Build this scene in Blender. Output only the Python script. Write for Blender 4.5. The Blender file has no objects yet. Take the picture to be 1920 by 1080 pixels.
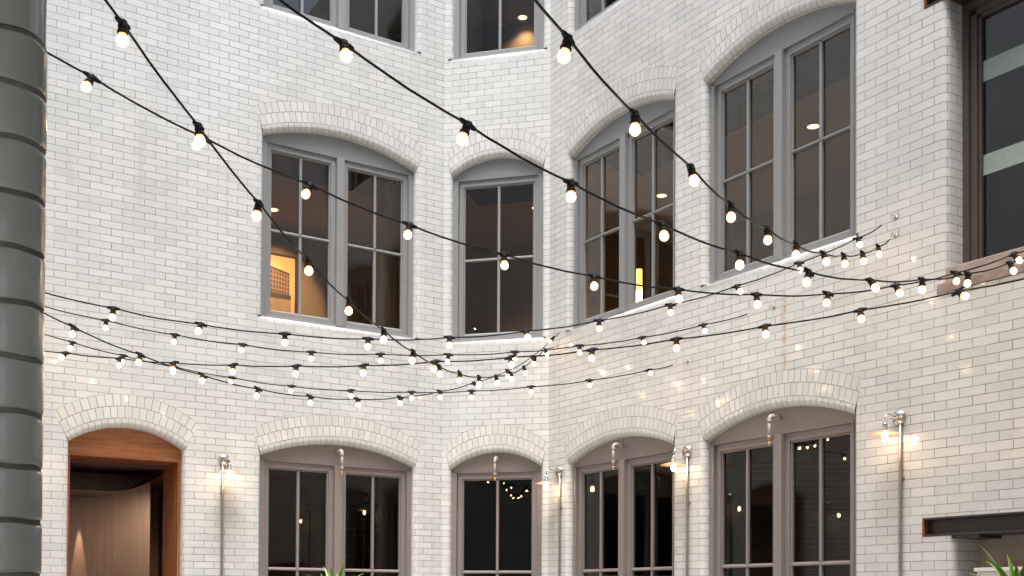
import bpy, bmesh, math, random
from mathutils import Vector, Matrix, Quaternion
from mathutils.geometry import tessellate_polygon
random.seed(7)
R = math.radians
sc = bpy.context.scene
COL = sc.collection

# ------------------------------------------------------------------ camera, sky, sun, exposure
cam_d = bpy.data.cameras.new("camera")
cam = bpy.data.objects.new("camera", cam_d)
COL.objects.link(cam)
cam_d.sensor_width = 36.0
cam_d.lens = 39.94
cam_d.shift_y = 0.28763
cam_d.clip_start = 0.05
cam_d.clip_end = 500
pit, rol = 0.01686325, -0.00507053
Rx = Matrix(((1, 0, 0), (0, math.cos(pit), -math.sin(pit)), (0, math.sin(pit), math.cos(pit))))
Rr = Matrix(((math.cos(rol), 0, math.sin(rol)), (0, 1, 0), (-math.sin(rol), 0, math.cos(rol))))
M = Rx @ Rr
cx, cy, cz = M @ Vector((1, 0, 0)), M @ Vector((0, 0, 1)), -(M @ Vector((0, 1, 0)))
cam.matrix_world = Matrix(((cx.x, cy.x, cz.x, 0), (cx.y, cy.y, cz.y, 0), (cx.z, cy.z, cz.z, 1.4), (0, 0, 0, 1)))
sc.camera = cam

SUN_EL, SUN_AZ = 72.0, 178.0          # overcast: a large soft sun, high behind the camera's right shoulder
world = bpy.data.worlds.new("World"); sc.world = world
world.use_nodes = True
wn = world.node_tree.nodes; wl = world.node_tree.links
bg = wn["Background"]
sky = wn.new("ShaderNodeTexSky"); sky.sky_type = 'NISHITA'; sky.sun_disc = False
sky.sun_elevation = R(SUN_EL); sky.sun_rotation = R(SUN_AZ)
sky.air_density = 1.0; sky.dust_density = 5.0; sky.ozone_density = 0.6
wl.new(sky.outputs[0], bg.inputs[0]); bg.inputs[1].default_value = 0.15
sun_d = bpy.data.lights.new("sun", 'SUN'); sun = bpy.data.objects.new("sun", sun_d); COL.objects.link(sun)
sun_d.energy = 1.4; sun_d.angle = R(34); sun_d.color = (0.995, 0.99, 0.975)
az = R(SUN_AZ)
sd = Vector((math.sin(az) * math.cos(R(SUN_EL)), math.cos(az) * math.cos(R(SUN_EL)), math.sin(R(SUN_EL))))
sun.rotation_euler = sd.to_track_quat('Z', 'Y').to_euler()
sc.view_settings.view_transform = 'Standard'; sc.view_settings.look = 'None'
sc.view_settings.exposure = 1.38; sc.view_settings.gamma = 1.0
sc.cycles.max_bounces = 10; sc.cycles.diffuse_bounces = 6; sc.cycles.glossy_bounces = 5
sc.cycles.transparent_max_bounces = 12; sc.cycles.transmission_bounces = 6
sc.cycles.sample_clamp_indirect = 6.0; sc.cycles.sample_clamp_direct = 0.0
sc.cycles.caustics_reflective = False; sc.cycles.caustics_refractive = False
sc.cycles.use_denoising = True

# ------------------------------------------------------------------ helpers
def props(o, label=None, cat=None, group=None, kind=None):
    if label: o['label'] = label
    if cat: o['category'] = cat
    if group: o['group'] = group
    if kind: o['kind'] = kind
    return o

def empty(name, loc=(0, 0, 0), rz=0.0, label=None, cat=None, group=None):
    o = bpy.data.objects.new(name, None); COL.objects.link(o)
    o.empty_display_size = .1
    o.location = loc; o.rotation_euler = (0, 0, rz)
    return props(o, label, cat, group)

class MB:
    """collects faces, then links them as ONE mesh object"""
    def __init__(s): s.v = []; s.f = []; s.uv = []; s.mi = []; s.sm = []
    def face(s, pts, uvs=None, mi=0, smooth=False):
        b = len(s.v); s.v += [tuple(p) for p in pts]; s.f.append(tuple(range(b, b + len(pts))))
        s.uv.append(uvs if uvs else [(0, 0)] * len(pts)); s.mi.append(mi); s.sm.append(smooth)
    def box(s, x0, x1, y0, y1, z0, z1, mi=0):
        P = [(x0, y0, z0), (x1, y0, z0), (x1, y1, z0), (x0, y1, z0), (x0, y0, z1), (x1, y0, z1), (x1, y1, z1), (x0, y1, z1)]
        b = len(s.v); s.v += P
        for f in ((0, 1, 5, 4), (1, 2, 6, 5), (2, 3, 7, 6), (3, 0, 4, 7), (4, 5, 6, 7), (3, 2, 1, 0)):
            s.f.append(tuple(b + i for i in f))
            nrm = (f in ((1, 2, 6, 5), (3, 0, 4, 7)))
            s.uv.append([((P[i][1] if nrm else P[i][0]), (P[i][2] if f not in ((4, 5, 6, 7), (3, 2, 1, 0)) else P[i][1])) for i in f])
            s.mi.append(mi); s.sm.append(False)
    def grid(s, rows, uvs=None, mi=0, smooth=True, closed=False):
        b = len(s.v); n = len(rows[0]); m = len(rows)
        for r in rows: s.v += [tuple(p) for p in r]
        for i in range(m - 1):
            for j in range(n if closed else n - 1):
                j2 = (j + 1) % n
                s.f.append((b + i * n + j, b + i * n + j2, b + (i + 1) * n + j2, b + (i + 1) * n + j))
                s.uv.append([uvs[i][j], uvs[i][j2], uvs[i + 1][j2], uvs[i + 1][j]] if uvs else [(0, 0)] * 4)
                s.mi.append(mi); s.sm.append(smooth)
    def tube(s, pts, r, n=8, mi=0, caps=True):
        pts = [Vector(p) for p in pts]; rows = []
        rr = r if isinstance(r, (list, tuple)) else [r] * len(pts)
        up = None
        for i, p in enumerate(pts):
            t = (pts[min(i + 1, len(pts) - 1)] - pts[max(i - 1, 0)]).normalized()
            if up is None:
                up = Vector((0, 0, 1)) if abs(t.z) < .9 else Vector((1, 0, 0))
            a = t.cross(up).normalized(); b_ = a.cross(t).normalized(); up = b_
            rows.append([p + (a * math.cos(2 * math.pi * k / n) + b_ * math.sin(2 * math.pi * k / n)) * rr[i] for k in range(n)])
        s.grid(rows, mi=mi, closed=True)
        if caps:
            s.face(list(reversed(rows[0])), mi=mi); s.face(rows[-1], mi=mi)
    def lathe(s, prof, n=16, mi=0, M4=None, mis=None):
        rows = []
        for (r, z) in prof:
            row = [Vector((r * math.cos(2 * math.pi * k / n), r * math.sin(2 * math.pi * k / n), z)) for k in range(n)]
            if M4: row = [M4 @ p for p in row]
            rows.append(row)
        for i in range(len(rows) - 1):
            s.grid([rows[i], rows[i + 1]], mi=(mis[i] if mis else mi), closed=True)
    def build(s, name, mats, parent=None, bevel=0.0, merge=True, seg=2):
        me = bpy.data.meshes.new(name)
        me.from_pydata(s.v, [], s.f)
        uvl = me.uv_layers.new(name="UVMap")
        k = 0
        for fi, f in enumerate(s.f):
            for j in range(len(f)):
                uvl.data[k].uv = s.uv[fi][j]; k += 1
        for p, mi, sm in zip(me.polygons, s.mi, s.sm):
            p.material_index = mi; p.use_smooth = sm
        for m in (mats if isinstance(mats, (list, tuple)) else [mats]): me.materials.append(m)
        if merge:
            bm = bmesh.new(); bm.from_mesh(me)
            bmesh.ops.remove_doubles(bm, verts=bm.verts, dist=1e-5)
            bm.to_mesh(me); bm.free()
        me.update()
        o = bpy.data.objects.new(name, me); COL.objects.link(o)
        if parent: o.parent = parent
        if bevel:
            md = o.modifiers.new("bevel", 'BEVEL'); md.width = bevel; md.segments = seg; md.limit_method = 'ANGLE'
            md.angle_limit = R(50); md.harden_normals = False
        return o

def setm(o, Mx):
    o.matrix_world = Mx
    return o

def copy_tree(o, parent=None):
    c = o.copy(); COL.objects.link(c)
    if parent: c.parent = parent
    for ch in list(o.children): copy_tree(ch, c)
    return c

# ------------------------------------------------------------------ materials
def nmat(name):
    m = bpy.data.materials.new(name); m.use_nodes = True
    return m, m.node_tree.nodes, m.node_tree.links, m.node_tree.nodes["Principled BSDF"]

def plain(name, col, rough=.5, metal=0.0, noise=0.0, nscale=8.0, bump=0.0, bscale=60.0, spec=.5, coat=0.0):
    m, n, l, b = nmat(name)
    b.inputs["Roughness"].default_value = rough; b.inputs["Metallic"].default_value = metal
    b.inputs["Specular IOR Level"].default_value = spec
    b.inputs["Coat Weight"].default_value = coat
    b.inputs["Base Color"].default_value = (*col, 1)
    tc = n.new("ShaderNodeTexCoord")
    if noise:
        nt = n.new("ShaderNodeTexNoise"); nt.inputs["Scale"].default_value = nscale; nt.inputs["Detail"].default_value = 5
        l.new(tc.outputs["Object"], nt.inputs["Vector"])
        mx = n.new("ShaderNodeMix"); mx.data_type = 'RGBA'
        mx.inputs[6].default_value = (*[c * (1 - noise) for c in col], 1); mx.inputs[7].default_value = (*[min(1, c * (1 + noise)) for c in col], 1)
        l.new(nt.outputs["Fac"], mx.inputs[0]); l.new(mx.outputs[2], b.inputs["Base Color"])
    if bump:
        nb = n.new("ShaderNodeTexNoise"); nb.inputs["Scale"].default_value = bscale; nb.inputs["Detail"].default_value = 4
        l.new(tc.outputs["Object"], nb.inputs["Vector"])
        bp = n.new("ShaderNodeBump"); bp.inputs["Strength"].default_value = bump; bp.inputs["Distance"].default_value = .01
        l.new(nb.outputs["Fac"], bp.inputs["Height"]); l.new(bp.outputs[0], b.inputs["Normal"])
    return m

def emit(name, col, strength):
    m, n, l, b = nmat(name)
    b.inputs["Base Color"].default_value = (.8, .7, .6, 1)
    b.inputs["Emission Color"].default_value = (*col, 1); b.inputs["Emission Strength"].default_value = strength
    return m

def tiles(name, bw, bh, offset=.5, c1=(.61, .635, .63), c2=(.69, .71, .703), mort=(.125, .11, .095), msize=.0026, rough=.10, uvoff=(0, 0), wob=.35, stain=.0, msmooth=.25, bstr=.85, streak=None):
    """glazed brick laid over UVs that are metres; joints, per-brick tint and glaze waviness"""
    m, n, l, b = nmat(name)
    uv = n.new("ShaderNodeUVMap"); uv.uv_map = "UVMap"
    mp = n.new("ShaderNodeMapping"); mp.inputs["Location"].default_value = (uvoff[0], uvoff[1], 0)
    l.new(uv.outputs[0], mp.inputs[0])
    # hand-laid: joints wander a little
    wn_ = n.new("ShaderNodeTexNoise"); wn_.inputs["Scale"].default_value = 2.2; wn_.inputs["Detail"].default_value = 3
    l.new(mp.outputs[0], wn_.inputs["Vector"])
    sb = n.new("ShaderNodeVectorMath"); sb.operation = 'SUBTRACT'; sb.inputs[1].default_value = (.5, .5, .5)
    l.new(wn_.outputs["Color"], sb.inputs[0])
    scn = n.new("ShaderNodeVectorMath"); scn.operation = 'MULTIPLY'; scn.inputs[1].default_value = (.02, .006, 0)
    l.new(sb.outputs[0], scn.inputs[0])
    ad = n.new("ShaderNodeVectorMath"); ad.operation = 'ADD'
    l.new(mp.outputs[0], ad.inputs[0]); l.new(scn.outputs[0], ad.inputs[1])
    def brick(ca, cb, mo):
        k = n.new("ShaderNodeTexBrick"); k.inputs["Scale"].default_value = 1.0
        k.offset = offset; k.offset_frequency = 2; k.squash = 1.0
        k.inputs["Brick Width"].default_value = bw; k.inputs["Row Height"].default_value = bh
        k.inputs["Mortar Size"].default_value = msize; k.inputs["Mortar Smooth"].default_value = msmooth; k.inputs["Bias"].default_value = 0
        k.inputs["Color1"].default_value = (*ca, 1); k.inputs["Color2"].default_value = (*cb, 1); k.inputs["Mortar"].default_value = (*mo, 1)
        l.new(ad.outputs[0], k.inputs["Vector"]); return k
    k1 = brick(c1, c2, mort)
    k2 = brick((0, 0, 0), (1, 1, 1), (.5, .5, .5))
    # mortar darkness varies: some joints nearly white, some black
    mn = n.new("ShaderNodeTexNoise"); mn.inputs["Scale"].default_value = 3.1; mn.inputs["Detail"].default_value = 6; mn.inputs["Roughness"].default_value = .7
    l.new(mp.outputs[0], mn.inputs["Vector"])
    mr = n.new("ShaderNodeMapRange"); mr.inputs[1].default_value = .36; mr.inputs[2].default_value = .62; mr.inputs[3].default_value = 1; mr.inputs[4].default_value = .45
    l.new(mn.outputs["Fac"], mr.inputs[0])
    mf = n.new("ShaderNodeMath"); mf.operation = 'MULTIPLY'
    l.new(k1.outputs["Fac"], mf.inputs[0]); l.new(mr.outputs[0], mf.inputs[1])
    tint = n.new("ShaderNodeMix"); tint.data_type = 'RGBA'
    tint.inputs[6].default_value = (*c1, 1); tint.inputs[7].default_value = (*c2, 1)
    l.new(k2.outputs["Color"], tint.inputs[0])
    # faint large soiling
    sn = n.new("ShaderNodeTexNoise"); sn.inputs["Scale"].default_value = .7; sn.inputs["Detail"].default_value = 6
    smp = n.new("ShaderNodeMapping"); smp.inputs["Scale"].default_value = (2.2, .8, 1); l.new(mp.outputs[0], smp.inputs[0]); l.new(smp.outputs[0], sn.inputs["Vector"])
    sr = n.new("ShaderNodeMapRange"); sr.inputs[1].default_value = .35; sr.inputs[2].default_value = .75; sr.inputs[3].default_value = 1; sr.inputs[4].default_value = .90 - stain
    l.new(sn.outputs["Fac"], sr.inputs[0])
    ml = n.new("ShaderNodeVectorMath"); ml.operation = 'MULTIPLY'
    l.new(tint.outputs[2], ml.inputs[0]); l.new(sr.outputs[0], ml.inputs[1])
    fin = n.new("ShaderNodeMix"); fin.data_type = 'RGBA'
    l.new(mf.outputs[0], fin.inputs[0]); l.new(ml.outputs[0], fin.inputs[6]); fin.inputs[7].default_value = (*mort, 1)
    # small chips and pin holes in the glaze, and thin runs of dirt
    pn = n.new("ShaderNodeTexNoise"); pn.inputs["Scale"].default_value = 17; pn.inputs["Detail"].default_value = 2
    l.new(mp.outputs[0], pn.inputs["Vector"])
    pr = n.new("ShaderNodeMapRange"); pr.inputs[1].default_value = .735; pr.inputs[2].default_value = .77; pr.inputs[4].default_value = .55
    l.new(pn.outputs["Fac"], pr.inputs[0])
    dn = n.new("ShaderNodeTexNoise"); dn.inputs["Scale"].default_value = 1; dn.inputs["Detail"].default_value = 5
    dm = n.new("ShaderNodeMapping"); dm.inputs["Scale"].default_value = (11, .55, 1); l.new(mp.outputs[0], dm.inputs[0]); l.new(dm.outputs[0], dn.inputs["Vector"])
    dr = n.new("ShaderNodeMapRange"); dr.inputs[1].default_value = .60; dr.inputs[2].default_value = .78; dr.inputs[4].default_value = .22
    l.new(dn.outputs["Fac"], dr.inputs[0])
    mxx = n.new("ShaderNodeMath"); mxx.operation = 'MAXIMUM'; l.new(pr.outputs[0], mxx.inputs[0]); l.new(dr.outputs[0], mxx.inputs[1])
    d1 = n.new("ShaderNodeMix"); d1.data_type = 'RGBA'; l.new(mxx.outputs[0], d1.inputs[0]); l.new(fin.outputs[2], d1.inputs[6]); d1.inputs[7].default_value = (.30, .25, .19, 1)
    last = d1
    if streak:      # rust run below a fixing: belongs to this wall at this spot
        s0, za, zb_ = streak
        sp = n.new("ShaderNodeSeparateXYZ"); l.new(uv.outputs[0], sp.inputs[0])
        def math_(op, x, y):
            k = n.new("ShaderNodeMath"); k.operation = op
            for i_, v in enumerate((x, y)):
                if isinstance(v, (int, float)): k.inputs[i_].default_value = v
                else: l.new(v, k.inputs[i_])
            return k.outputs[0]
        dx_ = math_('ABSOLUTE', math_('SUBTRACT', sp.outputs[0], s0), 0)
        wx = n.new("ShaderNodeMapRange"); wx.inputs[1].default_value = .012; wx.inputs[2].default_value = .045; wx.inputs[3].default_value = 1; wx.inputs[4].default_value = 0; l.new(dx_, wx.inputs[0])
        wz_ = n.new("ShaderNodeMapRange"); wz_.inputs[1].default_value = za; wz_.inputs[2].default_value = za + .12; l.new(sp.outputs[1], wz_.inputs[0])
        wt = n.new("ShaderNodeMapRange"); wt.inputs[1].default_value = zb_; wt.inputs[2].default_value = zb_ + .1; wt.inputs[3].default_value = 1; wt.inputs[4].default_value = 0; l.new(sp.outputs[1], wt.inputs[0])
        rn = n.new("ShaderNodeMapRange"); rn.inputs[1].default_value = .40; rn.inputs[2].default_value = .62; rn.inputs[4].default_value = .55; l.new(pn.outputs["Fac"], rn.inputs[0])
        f_ = math_('MULTIPLY', math_('MULTIPLY', wx.outputs[0], wz_.outputs[0]), math_('MULTIPLY', wt.outputs[0], rn.outputs[0]))
        d2 = n.new("ShaderNodeMix"); d2.data_type = 'RGBA'; l.new(f_, d2.inputs[0]); l.new(d1.outputs[2], d2.inputs[6]); d2.inputs[7].default_value = (.50, .27, .10, 1)
        last = d2
    l.new(last.outputs[2], b.inputs["Base Color"])
    rr = n.new("ShaderNodeMapRange"); rr.inputs[3].default_value = rough; rr.inputs[4].default_value = .85
    l.new(k1.outputs["Fac"], rr.inputs[0]); l.new(rr.outputs[0], b.inputs["Roughness"])
    # bump: joints sunk, each brick set at its own slight height, glaze waviness
    inv = n.new("ShaderNodeMath"); inv.operation = 'MULTIPLY'; inv.inputs[1].default_value = -1.0
    l.new(k1.outputs["Fac"], inv.inputs[0])
    gn = n.new("ShaderNodeTexNoise"); gn.inputs["Scale"].default_value = 14; gn.inputs["Detail"].default_value = 3
    l.new(mp.outputs[0], gn.inputs["Vector"])
    g2 = n.new("ShaderNodeMath"); g2.operation = 'MULTIPLY_ADD'; g2.inputs[1].default_value = wob
    l.new(gn.outputs["Fac"], g2.inputs[0]); l.new(inv.outputs[0], g2.inputs[2])
    g3 = n.new("ShaderNodeMath"); g3.operation = 'MULTIPLY_ADD'; g3.inputs[1].default_value = .35
    l.new(k2.outputs["Color"], g3.inputs[0]); l.new(g2.outputs[0], g3.inputs[2])
    bp = n.new("ShaderNodeBump"); bp.inputs["Strength"].default_value = bstr; bp.inputs["Distance"].default_value = .004
    l.new(g3.outputs[0], bp.inputs["Height"]); l.new(bp.outputs[0], b.inputs["Normal"])
    b.inputs["Specular IOR Level"].default_value = .5
    return m

PITCH = .0675; Z0 = 4.2075; BW = .2025
vo = -(Z0 % PITCH) + PITCH
T_A = tiles("glazed_white_brick", BW, PITCH, uvoff=(.03 + 20 * BW, vo + 4 * PITCH))
T_B = tiles("glazed_white_brick_middle", .187, PITCH, uvoff=(.01 + 20 * .187, vo + 4 * PITCH))
T_C = tiles("glazed_white_brick_right", BW + .004, PITCH, uvoff=(-.0965 + 20 * (BW + .004), vo + 4 * PITCH), c1=(.63, .64, .625), c2=(.71, .717, .70), streak=(3.39, 3.0, 3.95))
T_ARCH = tiles("glazed_arch_brick", .0665, .098, c1=(.62, .63, .61), c2=(.70, .71, .69), uvoff=(6.65, 0))
T_SILL = tiles("glazed_sill_brick", .098, .2, offset=0, uvoff=(9.8, .05), msize=.002)
T_PIER = tiles("shade_toned_glazed_brick", 3.8, .0654, c1=(.29, .31, .285), c2=(.34, .36, .33), mort=(.05, .032, .02), msize=.0042, rough=.14, uvoff=(.5 + 3.8, 0), wob=.5, stain=.25, msmooth=.6, bstr=.9)  # pale glaze darkened: the pier's shade is put into this base colour
PAINT_U = plain("grey_window_paint", (.265, .275, .278), .38, noise=.06, nscale=14, bump=.12, bscale=90)
PAINT_G = plain("taupe_window_paint", (.235, .208, .198), .38, noise=.06, nscale=14, bump=.12, bscale=90)
BLACK = plain("black_rubber", (.007, .007, .008), .68, noise=.2, bump=.1, spec=.25)
STEEL = plain("polished_nickel", (.62, .60, .56), .12, 1.0)
GALV = plain("galvanised_conduit", (.42, .40, .37), .38, 1.0, noise=.12, nscale=20, bump=.1)
CHROMEPIPE = plain("painted_pipe", (.44, .40, .37), .34, 0.0, noise=.1, nscale=25, bump=.15)
BRASS = plain("brass", (.60, .33, .13), .3, 1.0)
IBEAM = plain("dark_painted_steel", (.035, .028, .026), .45, noise=.3, nscale=6, bump=.2, bscale=30)
RUST = plain("rusty_steel", (.22, .07, .02), .8, noise=.4, nscale=20)
BIGFRAME = plain("dark_brown_frame_paint", (.085, .068, .060), .45, noise=.15, nscale=10)
PLASTER = plain("beige_plaster", (.40, .33, .27), .85, noise=.12, nscale=3, bump=.3, bscale=40)
STONE = plain("weathered_brownstone", (.31, .255, .22), .8, noise=.3, nscale=9, bump=.8, bscale=22)
PAVE = tiles("stone_paving", .6, .4, c1=(.42, .41, .385), c2=(.50, .485, .455), mort=(.12, .11, .1), msize=.006, rough=.6)
INWALL = plain("tan_room_paint", (.235, .175, .105), .7, noise=.06, nscale=2)
INCEIL = plain("room_ceiling_paint", (.31, .23, .15), .8, noise=.04, nscale=2)
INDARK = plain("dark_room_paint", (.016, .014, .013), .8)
CURT = plain("ochre_curtain_cloth", (.42, .26, .09), .85, noise=.15, nscale=30)
WHITEBOX = plain("white_lacquer", (.72, .70, .67), .35, noise=.04)
TERRA = plain("grey_plant_pot", (.18, .175, .17), .7, noise=.15)
STEMM = plain("cane_bark", (.20, .15, .10), .85, noise=.3, nscale=30, bump=.5)
SHADE = plain("copper_white_shade", (.72, .50, .36), .35, .55)
REDBR = tiles("dark_red_brick", .2, .07, c1=(.20, .06, .04), c2=(.28, .09, .06), mort=(.2, .17, .14), msize=.006, rough=.8)

def wood(name, c1, c2, sx=1.0, sz=14.0):
    m, n, l, b = nmat(name)
    tc = n.new("ShaderNodeTexCoord"); mp = n.new("ShaderNodeMapping"); mp.inputs["Scale"].default_value = (sx, sx, sz)
    l.new(tc.outputs["Object"], mp.inputs[0])
    nt = n.new("ShaderNodeTexNoise"); nt.inputs["Scale"].default_value = 1.6; nt.inputs["Detail"].default_value = 9; nt.inputs["Roughness"].default_value = .62; nt.inputs["Distortion"].default_value = 1.3
    l.new(mp.outputs[0], nt.inputs["Vector"])
    cr = n.new("ShaderNodeValToRGB"); cr.color_ramp.elements[0].position = .33; cr.color_ramp.elements[1].position = .66
    cr.color_ramp.elements[0].color = (*c1, 1); cr.color_ramp.elements[1].color = (*c2, 1)
    l.new(nt.outputs["Fac"], cr.inputs[0]); l.new(cr.outputs[0], b.inputs["Base Color"])
    b.inputs["Roughness"].default_value = .42
    return m
WOODH = wood("orange_oiled_wood", (.22, .068, .022), (.40, .155, .06), 1.0, 16.0)
WOODV = wood("orange_oiled_wood_upright", (.20, .062, .022), (.36, .14, .056), 14.0, .8)
WOODD = wood("brown_panel_wood", (.15, .102, .078), (.20, .14, .108), 9.0, .7)

def glassmat(name, tint=.9, f=1.5, refl=1.0):
    m = bpy.data.materials.new(name); m.use_nodes = True; n = m.node_tree.nodes; l = m.node_tree.links
    n.remove(n["Principled BSDF"]); out = n["Material Output"]
    tr = n.new("ShaderNodeBsdfTransparent"); tr.inputs[0].default_value = (tint, tint * .93, tint * .84, 1)
    gl = n.new("ShaderNodeBsdfGlossy"); gl.inputs["Roughness"].default_value = 0.0; gl.inputs[0].default_value = (1, .97, .92, 1)
    fr = n.new("ShaderNodeFresnel"); fr.inputs[0].default_value = f
    mu = n.new("ShaderNodeMath"); mu.operation = 'MULTIPLY'; mu.inputs[1].default_value = refl; mu.use_clamp = True
    l.new(fr.outputs[0], mu.inputs[0])
    tc = n.new("ShaderNodeTexCoord"); nb = n.new("ShaderNodeTexNoise"); nb.inputs["Scale"].default_value = 1.6; nb.inputs["Detail"].default_value = 1
    l.new(tc.outputs["Object"], nb.inputs["Vector"])
    bp = n.new("ShaderNodeBump"); bp.inputs["Strength"].default_value = .10; bp.inputs["Distance"].default_value = .008
    l.new(nb.outputs["Fac"], bp.inputs["Height"]); l.new(bp.outputs[0], gl.inputs["Normal"])
    mx = n.new("ShaderNodeMixShader")
    l.new(mu.outputs[0], mx.inputs[0]); l.new(tr.outputs[0], mx.inputs[1]); l.new(gl.outputs[0], mx.inputs[2]); l.new(mx.outputs[0], out.inputs[0])
    return m
GLASS_U = glassmat("window_glass", .86, 1.5, 1.9)
GLASS_G = glassmat("dark_window_glass", .60, 1.5, .9)

BULB = emit("bulb_glow", (1.0, .70, .42), 56.0)
NECK = emit("bulb_neck_glow", (1.0, .40, .12), .8)
SBULB = emit("sconce_bulb_glow", (1.0, .68, .42), 23.0)
DOWNL = emit("downlight_glow", (1.0, .74, .36), 1.6)
LAMPG = emit("lamp_glow", (1.0, .72, .30), 5.0)

def shellmat():
    """thin frosted amber-white glass envelope round the glowing core"""
    m = bpy.data.materials.new("bulb_glass"); m.use_nodes = True; n = m.node_tree.nodes; l = m.node_tree.links
    n.remove(n["Principled BSDF"]); out = n["Material Output"]
    tr = n.new("ShaderNodeBsdfTransparent"); tr.inputs[0].default_value = (1, .95, .88, 1)
    em = n.new("ShaderNodeEmission"); em.inputs[0].default_value = (1, .64, .36, 1); em.inputs[1].default_value = 1.7
    mx = n.new("ShaderNodeMixShader"); mx.inputs[0].default_value = .42
    l.new(tr.outputs[0], mx.inputs[1]); l.new(em.outputs[0], mx.inputs[2]); l.new(mx.outputs[0], out.inputs[0]); return m
BSHELL = shellmat()
INWALL.node_tree.nodes["Principled BSDF"].inputs["Roughness"].default_value = .8

# ------------------------------------------------------------------ wall frames (metres; x along the wall, y into the building, z up)
def frame_mat(ox, oy, deg):
    return Matrix.Translation((ox, oy, 0)) @ Matrix.Rotation(R(deg), 4, 'Z')
MA = frame_mat(-0.7718, 12.54, 32.894)
MB_ = frame_mat(-0.7718, 12.54, -14.404)
MC = frame_mat(0.3879, 12.2422, -56.710)
ME = frame_mat(7.297, 1.72, 180.0)        # the side the camera looks out of
MF = frame_mat(-6.65, 1.72, 90.0)         # far left return wall
NOSE = .05

def arc_pts(pl, pc, pr, n):
    """points on the circle through left, crown, right"""
    ax, ay = pl; bx, by = pc; cx_, cy_ = pr
    d = 2 * (ax * (by - cy_) + bx * (cy_ - ay) + cx_ * (ay - by))
    ux = ((ax * ax + ay * ay) * (by - cy_) + (bx * bx + by * by) * (cy_ - ay) + (cx_ * cx_ + cy_ * cy_) * (ay - by)) / d
    uy = ((ax * ax + ay * ay) * (cx_ - bx) + (bx * bx + by * by) * (ax - cx_) + (cx_ * cx_ + cy_ * cy_) * (bx - ax)) / d
    r = math.hypot(ax - ux, ay - uy)
    a0 = math.atan2(ay - uy, ax - ux); a1 = math.atan2(cy_ - uy, cx_ - ux)
    return [(ux + r * math.cos(a0 + (a1 - a0) * k / n), uy + r * math.sin(a0 + (a1 - a0) * k / n)) for k in range(n + 1)]

class Opening:
    def __init__(o, sl, sr, zb, zs, rise=.17, dx=.098, dz=.265, crown=.302, sill=True, reveal=.25, kind='window', low=False):
        o.sl, o.sr, o.zb, o.zs, o.rise, o.dx, o.dz = sl, sr, zb, zs, rise, dx, dz
        o.sill, o.reveal, o.kind, o.low = sill, reveal, kind, low
        n = 44 if sr - sl > 1.3 else 28
        mid = (sl + sr) / 2
        o.inn = arc_pts((sl, zs), (mid, zs + rise), (sr, zs), n)
        o.ext = arc_pts((sl - dx, zs + dz), (mid, zs + rise + crown), (sr + dx, zs + dz), n)
        q = NOSE
        zj = zs + dz / dx * q * .999
        zlow = zb - (PITCH if sill else 0)
        o.hole = [(sl - q, zlow), (sr + q, zlow), (sr + q, zj)] + list(reversed(o.ext)) + [(sl - q, zj)]
        o.zj = zj

def wall_mesh(name, mat, s0, s1, z0, z1, holes, parent, Mx, label=None):
    loops = [[Vector((s0, z0, 0)), Vector((s1, z0, 0)), Vector((s1, z1, 0)), Vector((s0, z1, 0))]]
    for h in holes: loops.append([Vector((a, b, 0)) for a, b in h])
    tri = tessellate_polygon(loops)
    flat = [p for lp in loops for p in lp]
    mb = MB()
    for t in tri:
        P = [flat[i] for i in t]
        a = (P[1] - P[0]).cross(P[2] - P[0]).z
        if abs(a) < 1e-9: continue
        if a < 0: P = [P[0], P[2], P[1]]
        mb.face([(p.x, 0, p.y) for p in P], [(p.x, p.y) for p in P])
    o = mb.build(name, mat, parent)
    setm(o, Mx)
    if label: o['label'] = label
    return o

def nose_profile(reveal, k=6):
    """(distance before the arris, depth, arc length) from the face round the bull nose into the reveal"""
    out = []
    for i in range(k + 1):
        a = math.pi / 2 * i / k
        out.append((NOSE * (1 - math.sin(a)), NOSE * (1 - math.cos(a)), NOSE * a))
    out.append((0, reveal, NOSE * math.pi / 2 + reveal - NOSE))
    return out

def jambs(op, mat, parent, Mx, left=True, right=True, zl=None):
    pr = nose_profile(op.reveal)
    for side in ((-1,) if left else ()) + ((1,) if right else ()):
        mb = MB(); rows = []; uvs = []
        zb = op.zb if zl is None else zl
        for (q, y, L) in pr:
            s = (op.sl - q) if side < 0 else (op.sr + q)
            base = (op.sl - NOSE + L) if side < 0 else (op.sr + NOSE - L)
            zt = op.zs + (op.dz / op.dx * q if op.dx else 0)
            rows.append([(s, y, zb), (s, y, zt)]); uvs.append([(base, zb), (base, zt)])
        if side > 0: rows.reverse(); uvs.reverse()
        mb.grid(rows, uvs)
        o = mb.build('jamb', mat, parent); setm(o, Mx)

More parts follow.
